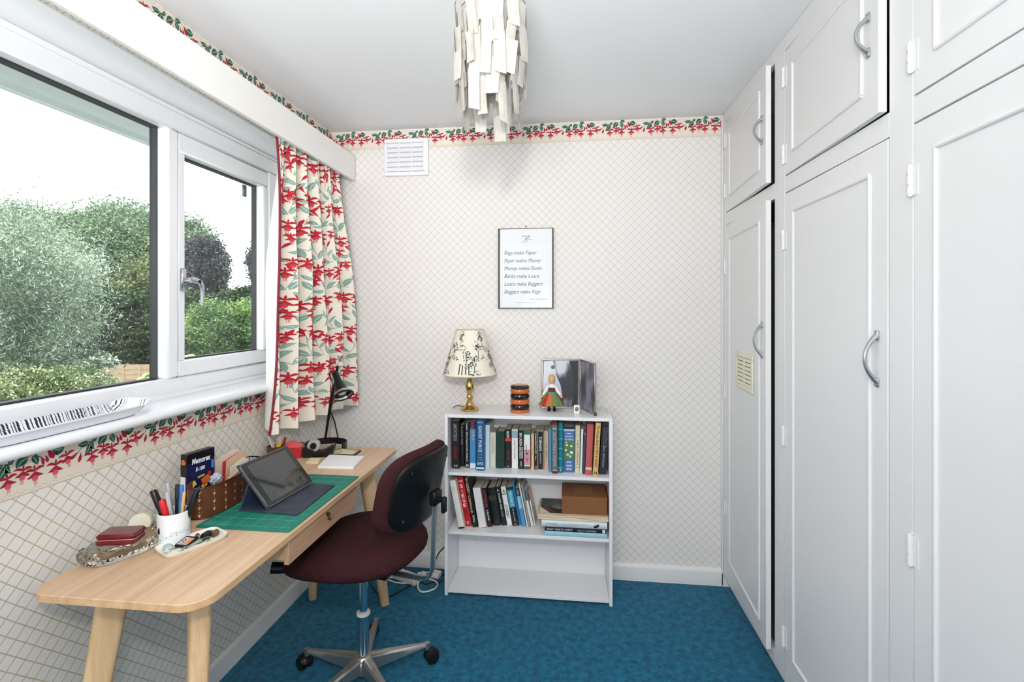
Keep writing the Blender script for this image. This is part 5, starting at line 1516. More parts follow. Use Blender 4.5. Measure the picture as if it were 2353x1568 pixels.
# long tray: local x across, y along
mel = mat('white_melamine', (232, 233, 240), .2)
def tray_pt(u, v):
    """v: 0 rim -> 1 centre of the floor"""
    a = 2 * pi * u
    ca, sa = supr(a, 7)
    prof = [(1.0, .0405), (1.0, .0435), (.985, .0445), (.93, .040), (.80, .013), (.74, .006), (.5, .005), (0, .005)]
    q = v * (len(prof) - 1); i = min(int(q), len(prof) - 2); f_ = q - i
    r_ = prof[i][0] * (1 - f_) + prof[i + 1][0] * f_; z = prof[i][1] * (1 - f_) + prof[i + 1][1] * f_
    hx, hy = .066, .238
    kx = hx - (1 - r_) * .055; ky = hy - (1 - r_) * .19
    if r_ < .74: kx, ky = (hx - .0143) * r_ / .74, (hy - .0494) * r_ / .74
    z = .0035 + (z - .005) * .66 + .012 * max(0, abs(sa) - .86) / .14 * (r_ > .9)
    return Vector((ca * kx, sa * ky, z))
rg_ = random.Random(4)
def bars_(lo, hi, widths, g0, g1):
    out, y = [], lo
    while y < hi:
        w_ = rg_.choice(widths); out.append((y, y + w_)); y += w_ + rg_.uniform(g0, g1)
    return out
by_ = bars_(-.200, .200, (.0016, .0022, .003, .0045, .006), .003, .0075)
bx_ = bars_(-.060, .060, (.0018, .0026, .004), .005, .0075)
NU, NV = 1300, 28
mb = MB(); mb.grid(lambda u, v: tray_pt(u, v), NU, NV, closed_u=True)
mi_ = []
for j in range(NV):
    for i in range(NU):
        q = (j + .5) / NV * 7
        p_ = tray_pt((i + .5) / NU, (j + .5) / NV)
        k = 0
        if 2.0 < q < 5.2:
            if abs(p_.y) < .198 and abs(p_.x) > .035: k = any(y0 <= p_.y <= y1 for y0, y1 in by_)
            elif abs(p_.y) >= .186 and not (abs(p_.x) < .020 and .206 < abs(p_.y) < .226): k = any(x0 <= p_.x <= x1 for x0, x1 in bx_)
        mi_.append(int(k))
mb.m = mi_
mb.grid(lambda u, v: tray_pt(u, v) - Vector((0, 0, .0033 if v > .2 else .002)), 72, 21, closed_u=True)
navy = col((30, 34, 48), .3)
mb.build('tray_body', [mel, navy], tr, fixn=False, smooth=60)
mb = MB()
for y0, y1 in by_:
    if abs(y0) < .178: mb.add([(-.046, y0, .0046), (.046, y0, .0046), (.046, y0 + (y1 - y0) * .5, .0046), (-.046, y0 + (y1 - y0) * .5, .0046)], [(0, 1, 2, 3)])
for k in range(10):
    x = -.044 + k * .0095
    mb.add([(x, -.180, .0049), (x + .0014, -.180, .0049), (x + .0014, .180, .0049), (x, .180, .0049)], [(0, 1, 2, 3)])
mb.build('barcode_print', navy, tr, fixn=False, smooth=0)

# ================================================================== things on the desk
KZ = DZ + .0004
# cutting mat
cmx0, cmx1, cmy0, cmy1 = -1.140, -.834, 1.392, 1.892
mt = thing('cutting_mat', 'green gridded cutting mat on the desk', 'cutting mat', ((cmx0 + cmx1) / 2, (cmy0 + cmy1) / 2, KZ))
mb = MB(); slab(mb, rrect(cmx0 - mt.location.x, cmx1 - mt.location.x, cmy0 - mt.location.y, cmy1 - mt.location.y, .008, 4), 0, .003, .0006)
mb.build('mat_sheet', mat('mat_green', (22, 118, 100), .55, var=.03), mt)
mb = MB()
for k in range(6):
    x = -.133 + k * .05; mb.box(x - .0005, x + .0005, -.235, .235, .003, .0033)
for k in range(10):
    y = -.225 + k * .05; mb.box(-.143, .143, y - .0005, y + .0005, .003, .0033)
for k in range(6): 
    y = -.236 + k * .006; mb.box(-.143, -.06, y, y + .0005, .003, .0033)
mb.build('grid_print', col((96, 176, 156), .6), mt, smooth=0)
# tablet in a folded cover
MZ = KZ + .0034
tb = thing('tablet', 'black tablet propped up in a worn dark blue folding cover on the cutting mat', 'tablet', (-.985, 1.652, MZ))
cover_m = mat('worn_blue_leather', (48, 56, 70), .5, var=.4, vscale=28, bump=.2, bscale=80)
L = Vector((-.988, 1.528, 0)); Rr = Vector((-.969, 1.776, 0))
ed = (Rr - L).normalized(); wid = (Rr - L).length
nrm = Vector((ed.y, -ed.x, 0))            # towards the room
lean = R(50)
upv = (-nrm * math.cos(lean) + Vector((0, 0, 1)) * math.sin(lean)).normalized()
fac = ed.cross(upv); fac = fac if fac.dot(nrm) > 0 else -fac
def tp(a, b, d): return L + ed * a + upv * b + fac * d + Vector((0, 0, MZ + .009))
TH_ = .172
# base flap of the cover on the mat
mb = MB()
bf = [(-1.083, 1.515), (-.870, 1.503), (-.879, 1.772), (-1.075, 1.79)]
def quad_slab(mb, q, z0, z1):
    cx_ = sum(p_[0] for p_ in q) / 4; cy_ = sum(p_[1] for p_ in q) / 4
    slab(mb, [(p_[0], p_[1]) for p_ in q], z0, z1, .001)
quad_slab(mb, bf, MZ, MZ + .0045)
mb.build('cover_base', cover_m, tb, world=True)
mb = MB(); mb.prism([(-.002, -.004), (wid + .002, -.004), (wid + .002, TH_ + .004), (-.002, TH_ + .004)], lambda a, b, d: tp(a, b, d), -.004, -.0072)
mb.build('cover_back', cover_m, tb, world=True)
# rear strut leaning from the middle of the back to the base
ft = [tp(0, TH_ * .60, -.0075), tp(wid, TH_ * .60, -.0075), Vector((-1.070, 1.772, MZ + .0048)), Vector((-1.080, 1.520, MZ + .0048))]
mb = MB(); vs = ft + [p_ + Vector((-.003, 0, .002)) for p_ in ft]
mb.add(vs, [(0, 1, 2, 3), (4, 5, 6, 7), (0, 1, 5, 4), (1, 2, 6, 5), (2, 3, 7, 6), (3, 0, 4, 7)]); mb.build('cover_strut', mat('cover_lining', (52, 64, 92), .6), tb, world=True)
mb = MB(); mb.prism(rrect(0, wid, 0, TH_, .008, 4), lambda a, b, d: tp(a, b, d), -.0038, .0034); mb.build('tablet_body', mat('tablet_aluminium', (176, 180, 186), .25, .9), tb, world=True)
mb = MB(); mb.prism(rrect(.001, wid - .001, .001, TH_ - .001, .008, 4), lambda a, b, d: tp(a, b, d), .0035, .0042)
mb.build('bezel', mat('tablet_black', (10, 10, 12), .12, coat=.3), tb, world=True)
mb = MB(); mb.prism([(.024, .012), (wid - .024, .012), (wid - .024, TH_ - .012), (.024, TH_ - .012)], lambda a, b, d: tp(a, b, d), .0043, .0046)
sc_m = mat('dark_screen', (34, 35, 38), .06, coat=.5, spec=.9)
mb.build('screen', sc_m, tb, world=True, smooth=0)
# note paper block and yellow sticky notes
nb_ = MB()
q4 = [(-1.051, 1.972), (-.899, 1.979), (-.918, 2.129), (-1.084, 2.136)]
slab(nb_, q4, KZ, KZ + .010, .0006)
o = nb_.build('note_block', mat('white_paper', (240, 240, 240), .8), None); tag(o, 'square block of plain white note paper near the far end of the desk', 'notepad')
nb_ = MB(); slab(nb_, [(-1.136, 2.028), (-1.080, 2.028), (-1.102, 2.094), (-1.151, 2.095)], KZ, KZ + .006, .0005)
o = nb_.build('sticky_notes', col((232, 222, 178), .8), None); tag(o, 'small pad of pale yellow sticky notes beside the white paper block', 'sticky notes')
# framed little print lying flat
fpz = [(-1.125, 2.150), (-.972, 2.150), (-.975, 2.232), (-1.088, 2.250)]
fpt = thing('small_print', 'small dark-edged picture lying flat behind the white paper block', 'picture', (-1.045, 2.19, KZ))
mb = MB(); slab(mb, fpz, KZ, KZ + .007, .001); mb.build('frame', col((60, 48, 40), .4), fpt, world=True)
cxp = sum(p_[0] for p_ in fpz) / 4; cyp = sum(p_[1] for p_ in fpz) / 4
mb = MB(); slab(mb, [(cxp + (a - cxp) * .86, cyp + (b - cyp) * .84) for a, b in fpz], KZ + .007, KZ + .0074, .0001); mb.build('print', mat('map_print', (206, 200, 168), .6, var=.35, vscale=60), fpt, world=True)
# tape dispenser
td = thing('tape_dispenser', 'black tape dispenser with a roll of clear tape at the back of the desk', 'tape dispenser', (-1.138, 2.140, KZ), (0, 0, R(16)))
prof = [(-.062, 0), (.062, 0), (.072, .040), (.068, .052), (.058, .046), (.030, .030), (.010, .024), (-.015, .026), (-.040, .040), (-.056, .046), (-.066, .040)]
mb = MB(); mb.prism(prof, lambda a, b, d: (a, d, b), -.024, .024); mb.build('body', mat('black_gloss_plastic', (18, 18, 20), .25), td)
rl = MB(); rl.lathe([(.014, -.010), (.027, -.010), (.027, .010), (.014, .010), (.014, -.010)], 26, cap=False, T=Matrix.Translation((-.020, 0, .050)) @ Matrix.Rotation(R(90), 4, 'X')); rl.build('tape_roll', mat('clear_tape', (206, 206, 200), .25, trans=.3), td)
MB().cyl((-.020, -.020, .050), (-.020, .020, .050), .0135, n=18).build('tape_core', mat('black_gloss_plastic', (18, 18, 20), .25), td)
MB().box(.058, .072, -.015, .015, .0525, .0545).build('cutter', chrome, td)
# red stapler box
rb = thing('stapler_box', 'bright red plastic box with a coral flap behind the tablet', 'box', (-1.244, 2.118, KZ), (0, 0, R(20)))
MB().box(-.038, .038, -.035, .035, 0, .045, bev=.004).build('body', mat('red_plastic', (196, 40, 50), .3), rb)
mb = MB(); mb.prism([(-.040, .047), (.034, .047), (.040, .058), (-.006, .074), (-.036, .066)], lambda a, b, d: (a, d + (b - .047) * .9, b), -.030, -.022); mb.build('flap', mat('coral_plastic', (226, 92, 96), .35), rb)
MB().box(-.036, .042, -.022, .034, .0455, .058, bev=.003).build('clear_lid', mat('clear_acrylic', (240, 244, 244), .05, trans=1.0, ior=1.2), rb)
# black desk lamp
dl = thing('desk_lamp', 'black angled desk lamp with a curved band base in front of the curtain', 'desk lamp', (-1.165, 2.262, KZ))
lb = mat('lamp_black', (18, 18, 19), .3)
def band(a0, a1, rad, z0, z1, th, n=26):
    mb = MB()
    vs = []
    for i in range(n + 1):
        a = R(a0 + (a1 - a0) * i / n)
        for r_ in (rad, rad - th):
            for z in (z0, z1): vs.append((r_ * math.cos(a), r_ * .92 * math.sin(a), z))
    fs = []
    for i in range(n):
        b = i * 4; c_ = b + 4
        for p_, q_ in ((0, 1), (1, 3), (3, 2), (2, 0)): fs.append((b + p_, b + q_, c_ + q_, c_ + p_))
    fs += [(0, 1, 3, 2), (4 * n, 4 * n + 1, 4 * n + 3, 4 * n + 2)]
    mb.add(vs, fs); return mb
band(-14, 200, .098, 0, .030, .006).build('base_band', lb, dl)
W0 = Vector(dl.location)
s0, s1 = onY(742, 1012, 2.330) - W0, onY(776, 842, 2.215) - W0
s0 = Vector((-.047, .080, .030)); 
stem = MB(); stem.cyl(s0 + Vector((0, 0, -.012)), s1, .0058, n=12); so = stem.build('stem', lb, dl)
s2 = Vector((.020, .088, .030)); mid_ = s0.lerp(s1, .40)
MB().tube([s2 + Vector((0, 0, -.012)), s2.lerp(mid_, .6) + Vector((.006, 0, 0)), mid_], .0032, 8).build('brace', lb, dl)
hc = onY(772, 862, 2.205) - W0; hm = onY(789, 910, 2.165) - W0
ax_ = (hm - hc).normalized()
T = Matrix.Translation(hc) @ ax_.to_track_quat('Z', 'X').to_matrix().to_4x4()
Lh_ = (hm - hc).length
hp = [(.0005, -.012), (.013, -.012), (.015, -.004), (.016, .022), (.020, .045), (.032, Lh_ - .022), (.044, Lh_ - .004), (.0465, Lh_)]
mb = MB(); mb.lathe(hp, 30, T=T, cap=False); head = mb.build('lamp_head', lb, dl, smooth=50)
mb = MB(); mb.lathe([(.0455, Lh_), (.040, Lh_ - .010), (.028, Lh_ - .030), (.012, Lh_ - .048), (.0005, Lh_ - .052)], 30, T=T, cap=False); mb.build('reflector', mat('lamp_reflector', (206, 208, 210), .18, .9), head)
mb = MB(); mb.lathe([(.0465, Lh_ + .003), (.0485, Lh_), (.0465, Lh_ - .005), (.0440, Lh_ - .003), (.0440, Lh_ + .002), (.0465, Lh_ + .003)], 30, T=T, cap=False); mb.build('rim', lb, head)
mb = MB(); mb.lathe([(.009, Lh_ - .045), (.012, Lh_ - .032), (.0205, Lh_ - .022), (.021, Lh_ - .016), (.012, Lh_ - .009), (.0005, Lh_ - .007)], 20, T=T); mb.build('bulb', mat('frosted_bulb', (226, 228, 230), .15), head)
mb = MB(); mb.tube([hc + Vector((-.004, 0, .006)), hc + Vector((-.028, .004, .020)), hc + Vector((-.040, .012, .004)), hc + Vector((-.030, .02, -.03)), s0.lerp(s1, .74) + Vector((-.007, 0, 0)), s0.lerp(s1, .45) + Vector((-.007, 0, 0)), s0.lerp(s1, .1) + Vector((-.006, .006, 0))], .0022, 8); mb.build('flex', lb, dl)
# oval brown leather letter holder
lh = thing('letter_holder', 'oval brown leather letter holder stamped with pale lilies on the desk', 'letter holder', (-1.196, 1.585, KZ), (0, 0, R(6)))
leather = mat('tan_leather', (96, 54, 32), .38, var=.2, vscale=14, bump=.08, bscale=90)
LA, LB, LHt = .062, .146, .100
def ov(a, z, s_=1.0, lift=0):
    ca, sa = supr(a, 2.3)
    return Vector(((LA * s_ + lift) * ca, (LB * s_ + lift) * sa, z))
mb = MB()
mb.grid(lambda u, v: ov(2 * pi * u, LHt * v), 60, 4, closed_u=True); mb.grid(lambda u, v: ov(2 * pi * u, .004 + (LHt - .004) * v, .955), 60, 4, closed_u=True)
mb.grid(lambda u, v: ov(2 * pi * u, LHt, 1 - .045 * v), 60, 1, closed_u=True)
mb.add([ov(2 * pi * i / 60, .003, .96) for i in range(60)], [tuple(range(60))])
mb.build('holder_body', leather, lh, fixn=False, smooth=50)
mb = MB()
for z in (.0035, LHt - .0015): mb.tube([ov(2 * pi * i / 60, z, 1, .0004) for i in range(60)], .0018, 6, closed=True)
mb.build('edge_trim', col((56, 32, 20), .4), lh)
lil = mat('gilt_print', (206, 176, 136), .5)
mb = MB()
arc = [ov(2 * pi * i / 400, 0) for i in range(401)]
cum = [0.0]
for i in range(400): cum.append(cum[-1] + (arc[i + 1] - arc[i]).length)
def ang_at(s_): return 2 * pi * float(np.interp(s_ % cum[-1], cum, np.arange(401) / 400))
ncol = 16
for ci in range(ncol):
    sc0 = (ci + .35) * cum[-1] / ncol
    for ri in range(4):
        z0 = .012 + ri * .0245 + (.012 if ci % 2 else 0)
        if z0 > LHt - .008: continue
        f_ = lambda s_, t_, d_, sc0=sc0, z0=z0: ov(ang_at(sc0 + s_), z0 + t_, 1, .0006)
        blade(mb, (0, -.006), (0, .007), .0017, f_, 0, 0, 0, 4)
        blade(mb, (0, -.001), (-.006, .003), .0014, f_, 0, 0, -.3, 3); blade(mb, (0, -.001), (.006, .003), .0014, f_, 0, 0, .3, 3)
        strip(mb, [(-.004, -.0014, .0006), (.004, -.0014, .0006)], f_, 0, 0)
        if z0 + .0145 < LHt - .004: blade(mb, (0, .0105), (0, .0140), .0014, f_, 0, 0, 0, 2)
mb.build('lily_stamp', lil, lh, fixn=False, smooth=0)
# boxed video cassette standing in the holder: wide face to the room, narrow spine to the near end
vt_ = thing('video_cassette_box', 'dark blue boxed video cassette standing in the leather holder', 'cassette box', (-1.236, 1.538, KZ + .006), (0, 0, R(-11)))
VB, VH, VT = .104, .184, .026
MB().box(-VT, 0, -VB / 2, VB / 2, 0, VH * .82, bev=.0006).build('sleeve', mat('cassette_navy', (24, 26, 70), .3), vt_)
MB().box(-VT - .0002, .0002, -VB / 2 - .0002, VB / 2 + .0002, VH * .82, VH, bev=.0006).build('sleeve_head', col((16, 14, 20), .3), vt_)
MB().box(-VT - .0004, -VT + .020, -VB / 2 - .0006, -VB / 2 - .0001, .02, VH * .60).build('spine_label', col((226, 226, 228), .5), vt_, smooth=0)
MB().box(-VT - .0004, .0004, -VB / 2 - .0004, -VB / 2 + .0010, VH * .60, VH * .82).build('spine_head', col((16, 14, 20), .3), vt_, smooth=0)
mb = MB(); mb.lathe([(.0005, -.0014), (.0085, -.001), (.0088, -.0002)], 18, T=Matrix.Translation((-VT / 2, -VB / 2 - .0004, VH * .86)) @ Matrix.Rotation(R(-90), 4, 'X')); mb.build('spine_disc', mat('flame_print', (214, 110, 50), .5, var=.5, vscale=120), vt_)
Y_, Z_ = (0, 1, 0), (0, 0, 1)
mb = MB(); letter(mb, 'Memorex', (.0008, -VB / 2 + .018, VH * .80), Y_, Z_, width=.070, height=.019, shear=.15, bold=.03); mb.build('lettering', col((238, 238, 240), .4), vt_, fixn=False, smooth=0)
mb = MB(); letter(mb, 'E-180', (.0008, -VB / 2 + .032, VH * .655), Y_, Z_, width=.034, height=.013, shear=.1, bold=.03); mb.build('lettering', col((232, 236, 240), .4), vt_, fixn=False, smooth=0)
for (y0_, z0_, w_, h_, rt, c_) in ((-.030, .080, .022, .017, .5, (230, 206, 90)), (.018, .082, .030, .026, .4, (226, 104, 44)), (.030, .098, .014, .018, -.4, (196, 40, 40)), (.0, .100, .026, .006, .1, (190, 196, 80)), (-.012, .062, .016, .010, .4, (60, 90, 190)), (.012, .066, .022, .012, .3, (236, 190, 70))):
    T = Matrix.Translation((.0006, y0_, z0_)) @ Matrix.Rotation(rt, 4, 'X')
    MB().box(0, .0004, -w_ / 2, w_ / 2, -h_ / 2, h_ / 2, T=T).build('printed_shape', col(c_, .35), vt_, smooth=0)
MB().box(.0004, .0009, VB / 2 - .013, VB / 2 - .004, VH * .63, VH * .78).build('printed_shape', col((60, 140, 214), .35), vt_, smooth=0)
# envelopes and papers in the holder
for k, (x, y, w_, hgt, rz, c_, lab) in enumerate(((-1.236, 1.660, .10, .150, 78, (226, 206, 190), 'pale pink envelope standing in the leather holder behind the cassette'), (-1.220, 1.672, .08, .138, 70, (196, 50, 52), 'red card standing in the leather holder'), (-1.206, 1.668, .08, .144, 74, (206, 176, 148), 'tan envelope standing in the leather holder'), (-1.192, 1.664, .08, .122, 82, (232, 222, 206), 'cream letter standing in the leather holder'))):
    mb = MB(); mb.prism([(-w_ / 2, 0), (w_ / 2, 0), (w_ / 2, hgt - .01), (w_ / 2 - .02, hgt), (-w_ / 2, hgt - .02)], lambda a, b, d: (a, d, b), -.0012, .0012)
    o = mb.build('envelope', col(c_, .8), None, loc=(x, y, KZ + .006), rot=(R(3), 0, R(rz))); tag(o, lab, 'envelope')
mb = MB(); mb.box(-.062, .062, -.006, .006, -.004, .004, bev=.003)
o = mb.build('wooden_ruler', mat('pale_wood_strip', (206, 160, 122), .5), None, loc=(-1.163, 1.625, KZ + .098), rot=(R(0), R(-6), R(97))); tag(o, 'pale wooden strip resting along the rim of the leather holder', 'ruler')
def crumple(u, v):
    a = 2 * pi * u; b = pi * v
    r_ = .020 + .006 * math.sin(5 * a + 3 * b) * math.sin(4 * b + a)
    return (r_ * .7 * math.sin(b) * math.cos(a), r_ * 1.3 * math.sin(b) * math.sin(a), .024 + r_ * .9 * math.cos(b))
mb = MB(); mb.grid(crumple, 18, 12, closed_u=True)
o = mb.build('cellophane_packet', mat('crumpled_cellophane', (206, 214, 222), .12, .3), None, loc=(-1.190, 1.548, KZ + .070), smooth=20); tag(o, 'crumpled clear packet tucked in front of the cassette box', 'packet')
# black wire basket behind the holder
wb = thing('wire_basket', 'small black wire pen basket between the holder and the tablet', 'basket', (-1.232, 1.800, KZ))
wm = mat('black_wire', (26, 26, 26), .4, .5)
MB().box(-.030, .030, -.030, .030, 0, .012, bev=.002).build('basket_base', wm, wb)
mb = MB()
for z in (.035, .062, .085): mb.tube([(a, b, z) for a, b in ((-.03, -.03), (.03, -.03), (.03, .03), (-.03, .03))], .0022, 6, closed=True)
mb.build('basket_rim', wm, wb)
for k in range(5):
    for s_ in (-1, 1):
        MB().cyl((-.03 + k * .015, s_ * .03, .01), (-.03 + k * .015, s_ * .03, .085), .0013, n=6).build('basket_wire', wm, wb)
        MB().cyl((s_ * .03, -.03 + k * .015, .01), (s_ * .03, -.03 + k * .015, .085), .0013, n=6).build('basket_wire', wm, wb)
# white mug of pens
MUX, MUY, MUR, MUH = -1.135, 1.306, .0405, .088
mug = thing('pen_mug', 'white oval pen pot with a flower border and a black cat', 'pen pot', (MUX, MUY, KZ))
mb = MB(); mb.lathe([(MUR - .003, 0), (MUR, .002), (MUR, MUH - .001), (MUR - .0012, MUH), (MUR - .0028, MUH - .001), (MUR - .003, .004), (.001, .004)], 36); mb.build('pot_body', mat('white_china', (238, 240, 242), .15), mug, smooth=50)
def mfn(a, b, d): return Vector(((MUR + .0004 + d * .0002) * math.cos(a / MUR), (MUR + .0004 + d * .0002) * math.sin(a / MUR), b))
mb = MB(); rg_ = random.Random(12)
for i in range(150):
    a = rg_.uniform(0, 2 * pi * MUR); z = .028 + rg_.gauss(0, .005) + .006 * math.sin(a * 60)
    an = rg_.uniform(0, pi); l_ = rg_.uniform(.003, .007)
    blade(mb, (a, z), (a + l_ * math.cos(an), z + l_ * math.sin(an)), .0012, mfn, rg_.choice((0, 0, 1, 1, 2, 3)), 1, .2, 3)
mb.build('flower_print', [col((176, 206, 196), .4), col((150, 196, 214), .4), col((226, 178, 176), .4), col((214, 214, 150), .4)], mug, fixn=False, smooth=0)
mb = MB(); a_ = MUR * R(252)
strip(mb, [(a_, .036, .005), (a_ + .0005, .044, .0045), (a_, .050, .0035)], mfn, 0, 2); blade(mb, (a_ - .002, .048), (a_ - .003, .055), .0012, mfn, 0, 2); blade(mb, (a_ + .002, .048), (a_ + .003, .055), .0012, mfn, 0, 2)
mb.build('cat_print', col((24, 26, 40), .4), mug, fixn=False, smooth=0)
def pen(name, label, bx, by, dx_, dy_, ln, r_, body, cap=None, capf=.30, tip=True, clip=None, cat='pen'):
    v_ = Vector((dx_, dy_, 1)).normalized()
    T = v_.to_track_quat('Z', 'X')
    root = thing(name, label, cat, (MUX + bx, MUY + by, KZ + .0055 + r_ * .8), T.to_euler(), 'pens in the white pot')
    MB().lathe([(r_ * .5, 0), (r_, ln * .06), (r_, ln * (1 - capf) if cap else ln - .003), (r_ * .8, ln * (1 - capf) + .001 if cap else ln)], 14).build('barrel', col(body, .3), root)
    if cap: MB().lathe([(r_ * 1.12, ln * (1 - capf)), (r_ * 1.15, ln * (1 - capf) + .002), (r_ * 1.1, ln - .004), (r_ * .85, ln)], 14).build('cap', col(cap, .25), root)
    if clip: MB().box(r_ * 1.1, r_ * 1.1 + .0022, -.0016, .0016, ln * (1 - capf) + .004, ln - .004, bev=.0006).build('clip', col(clip, .25), root)
    return root
pen('marker_pen', 'fat black marker pen leaning left in the white pot', .006, -.010, -.36, -.10, .150, .0082, (22, 22, 22), (18, 18, 18), .35, clip=(40, 40, 40))
pen('felt_pen', 'red felt pen leaning in the white pot', .012, -.016, -.22, -.10, .120, .0078, (196, 24, 34), (206, 30, 40), .35)
pen('ball_pen', 'clear grey ballpoint pen at the left of the white pot', -.006, .012, -.22, .06, .152, .0048, (150, 154, 158), (170, 174, 178), .25)
pen('ball_pen', 'black ballpoint pen with a curved clip in the white pot', .0, .010, -.08, .12, .145, .0055, (28, 30, 36), (24, 26, 32), .3, clip=(50, 52, 60))
pen('silver_pen', 'silver metal pen crossing the others in the white pot', .012, -.004, -.10, -.14, .142, .0050, (168, 170, 174), (180, 182, 186), .3)
pen('ball_pen', 'blue ballpoint pen with white lettering in the white pot', .006, .012, .02, .05, .145, .0055, (70, 130, 190), (64, 120, 196), .3, clip=(40, 60, 110))
pen('wooden_pencil', 'plain tan wooden pencil upright in the white pot', .016, .002, .10, .02, .132, .0046, (216, 170, 112), None, cat='pencil')
pen('gel_pen', 'glossy black pen leaning to the right in the white pot', .014, .006, .34, .10, .142, .0075, (20, 20, 22), (16, 16, 18), .5, clip=(60, 62, 66))
# little tray with odds and ends
q4 = [(-1.142, 1.249), (-1.062, 1.194), (-.989, 1.335), (-1.073, 1.395)]
tc_ = Vector((sum(p_[0] for p_ in q4) / 4, sum(p_[1] for p_ in q4) / 4, KZ))
tang = math.atan2(1.335 - 1.194, -.989 + 1.062)
TLn, TWd = .082, .048
dt = thing('trinket_tray', 'small white dish with a green leaf print holding odds and ends on the desk', 'dish', tc_, (0, 0, tang))
def rim(u, v):
    a = 2 * pi * u; ca, sa = supr(a, 6)
    prof = [(.86, 0), (.90, .0), (1.0, .0105), (1.0, .012), (.985, .0118), (.89, .0032), (.5, .003), (0, .003)]
    q = v * (len(prof) - 1); i = min(int(q), len(prof) - 2); f_ = q - i
    r_ = prof[i][0] * (1 - f_) + prof[i + 1][0] * f_; z = prof[i][1] * (1 - f_) + prof[i + 1][1] * f_
    k = (1 - r_) * .05
    return (ca * (TLn - k if r_ > .6 else TLn * r_), sa * (TWd - k if r_ > .6 else TWd * r_), z)
mb = MB(); mb.grid(rim, 60, 14, closed_u=True); mb.build('dish_body', mat('cream_china', (232, 232, 218), .2), dt, smooth=50)
mb = MB(); rg_ = random.Random(3)
for i in range(46):
    x, y = rg_.uniform(-.066, .066), rg_.uniform(-.034, .034); an = rg_.uniform(0, 6.28)
    blade(mb, (x, y), (x + .016 * math.cos(an), y + .012 * math.sin(an)), .0035, lambda a, b, d: Vector((max(-.074, min(.074, a)), max(-.041, min(.041, b)), .0036 + .0002 * d)), rg_.randrange(3), 0, .2, 3)
mb.build('leaf_print', [col((150, 186, 140), .4), col((190, 214, 176), .4), col((96, 140, 96), .4)], dt, fixn=False, smooth=0)
Td = Matrix.Translation(tc_) @ Matrix.Rotation(tang, 4, 'Z')
def on_tray(x, y, z=.0042): return Td @ Vector((x, y, z))
o = thing('memory_card_case', 'flat black case with a white and orange label on the small dish', 'card case', on_tray(-.012, .006), (R(4), R(-5), tang + .55))
MB().box(-.024, .024, -.018, .018, .002, .009, bev=.001).build('case', col((20, 20, 22), .35), o)
MB().box(-.019, .015, -.013, .013, .0091, .0096).build('label', col((236, 236, 232), .5), o, smooth=0); MB().box(-.018, .014, -.0125, -.001, .0097, .0100).build('label_band', col((230, 140, 84), .5), o, smooth=0)
mb = MB(); letter(mb, 'LEX', (-.016, .001, .0101), (1, 0, 0), (0, 1, 0), width=.027, height=.010, bold=.03); mb.build('lettering', col((24, 24, 26), .5), o, fixn=False, smooth=0)
o = MB().lathe([(.0005, 0), (.010, .001), (.013, .007), (.011, .014), (.006, .018), (.0005, .019)], 9).build('glass_stopper', mat('clear_glass', (226, 232, 240), .05, trans=.9), None, loc=on_tray(-.060, .004), smooth=10); tag(o, 'faceted clear glass stopper at the near end of the small dish', 'stopper')
mb = MB(); mb.tube([(-.03, 0, 0), (.0, .003, .004), (.03, -.001, .006)], .0018, 6); mb.tube([(-.036 + .007 * math.cos(t), .007 * math.sin(t), .0) for t in np.linspace(0, 2 * pi, 15)[:-1]], .0012, 6, closed=True)
o = mb.build('metal_key', chrome, None, loc=on_tray(.005, -.022, .008), rot=(0, 0, tang + .15)); tag(o, 'thin silver key lying along the small dish', 'key')
for (x, y, ln, r_, rz, c_, nm, lab) in ((.034, -.006, .026, .010, .5, (22, 22, 24), 'black_cap', 'black plastic cap in the small dish'), (.056, -.010, .018, .009, .3, (96, 80, 50), 'bottle_cork', 'brown cork stopper at the far end of the small dish'), (.050, .012, .022, .006, .4, (150, 146, 160), 'lip_balm', 'greyish tube in the small dish beside the cork'), (.020, .018, .020, .006, 1.0, (110, 92, 84), 'brown_tube', 'short brown tube in the middle of the small dish')):
    mb = MB(); mb.lathe([(r_ * .9, 0), (r_, .002), (r_, ln - .002), (r_ * .9, ln)], 14, T=Matrix.Rotation(R(90), 4, 'Y') @ Matrix.Translation((0, 0, -ln / 2)))
    o = mb.build(nm, col(c_, .4), None, loc=on_tray(x, y, .0042 + r_), rot=(0, 0, tang + rz)); tag(o, lab, 'cap' if 'cap' in nm else 'stopper' if 'cork' in nm else 'tube')
# cut-glass ashtray with a maroon case on it
ag = thing('glass_ashtray', 'heavy rough cut clear glass ashtray at the near end of the desk', 'ashtray', (-1.214, 1.218, KZ), (0, 0, R(66)))
def ash(u, v):
    a = 2 * pi * u
    ca, sa = supr(a, 2.6)
    prof = [(0, .0), (.80, .0), (.90, .004), (1.0, .018), (1.03, .032), (.95, .036), (.74, .030), (.60, .014), (.3, .011), (0, .011)]
    q = v * (len(prof) - 1); i = min(int(q), len(prof) - 2); f_ = q - i
    r_ = prof[i][0] * (1 - f_) + prof[i + 1][0] * f_; z = prof[i][1] * (1 - f_) + prof[i + 1][1] * f_
    w_ = 1 + .03 * math.sin(17 * a) * (r_ > .7) * (.5 + .5 * math.sin(5 * a)) + .03 * math.sin(29 * a + 9 * v) * (r_ > .85)
    return (.090 * r_ * ca * w_, .052 * r_ * sa * w_, z * (1 + .12 * math.sin(13 * a) * (r_ > .7)))
mb = MB(); mb.grid(ash, 84, 27, closed_u=True); mb.build('ashtray_body', mat('smoky_glass', (240, 239, 232), .06, trans=1.0, ior=1.33), ag, smooth=25)
mcz = KZ + .0375
mcs = thing('maroon_case', 'maroon hinged spectacle case with a brass seam on the glass ashtray', 'case', (-1.214, 1.216, mcz), (R(-4), R(3), R(20)))
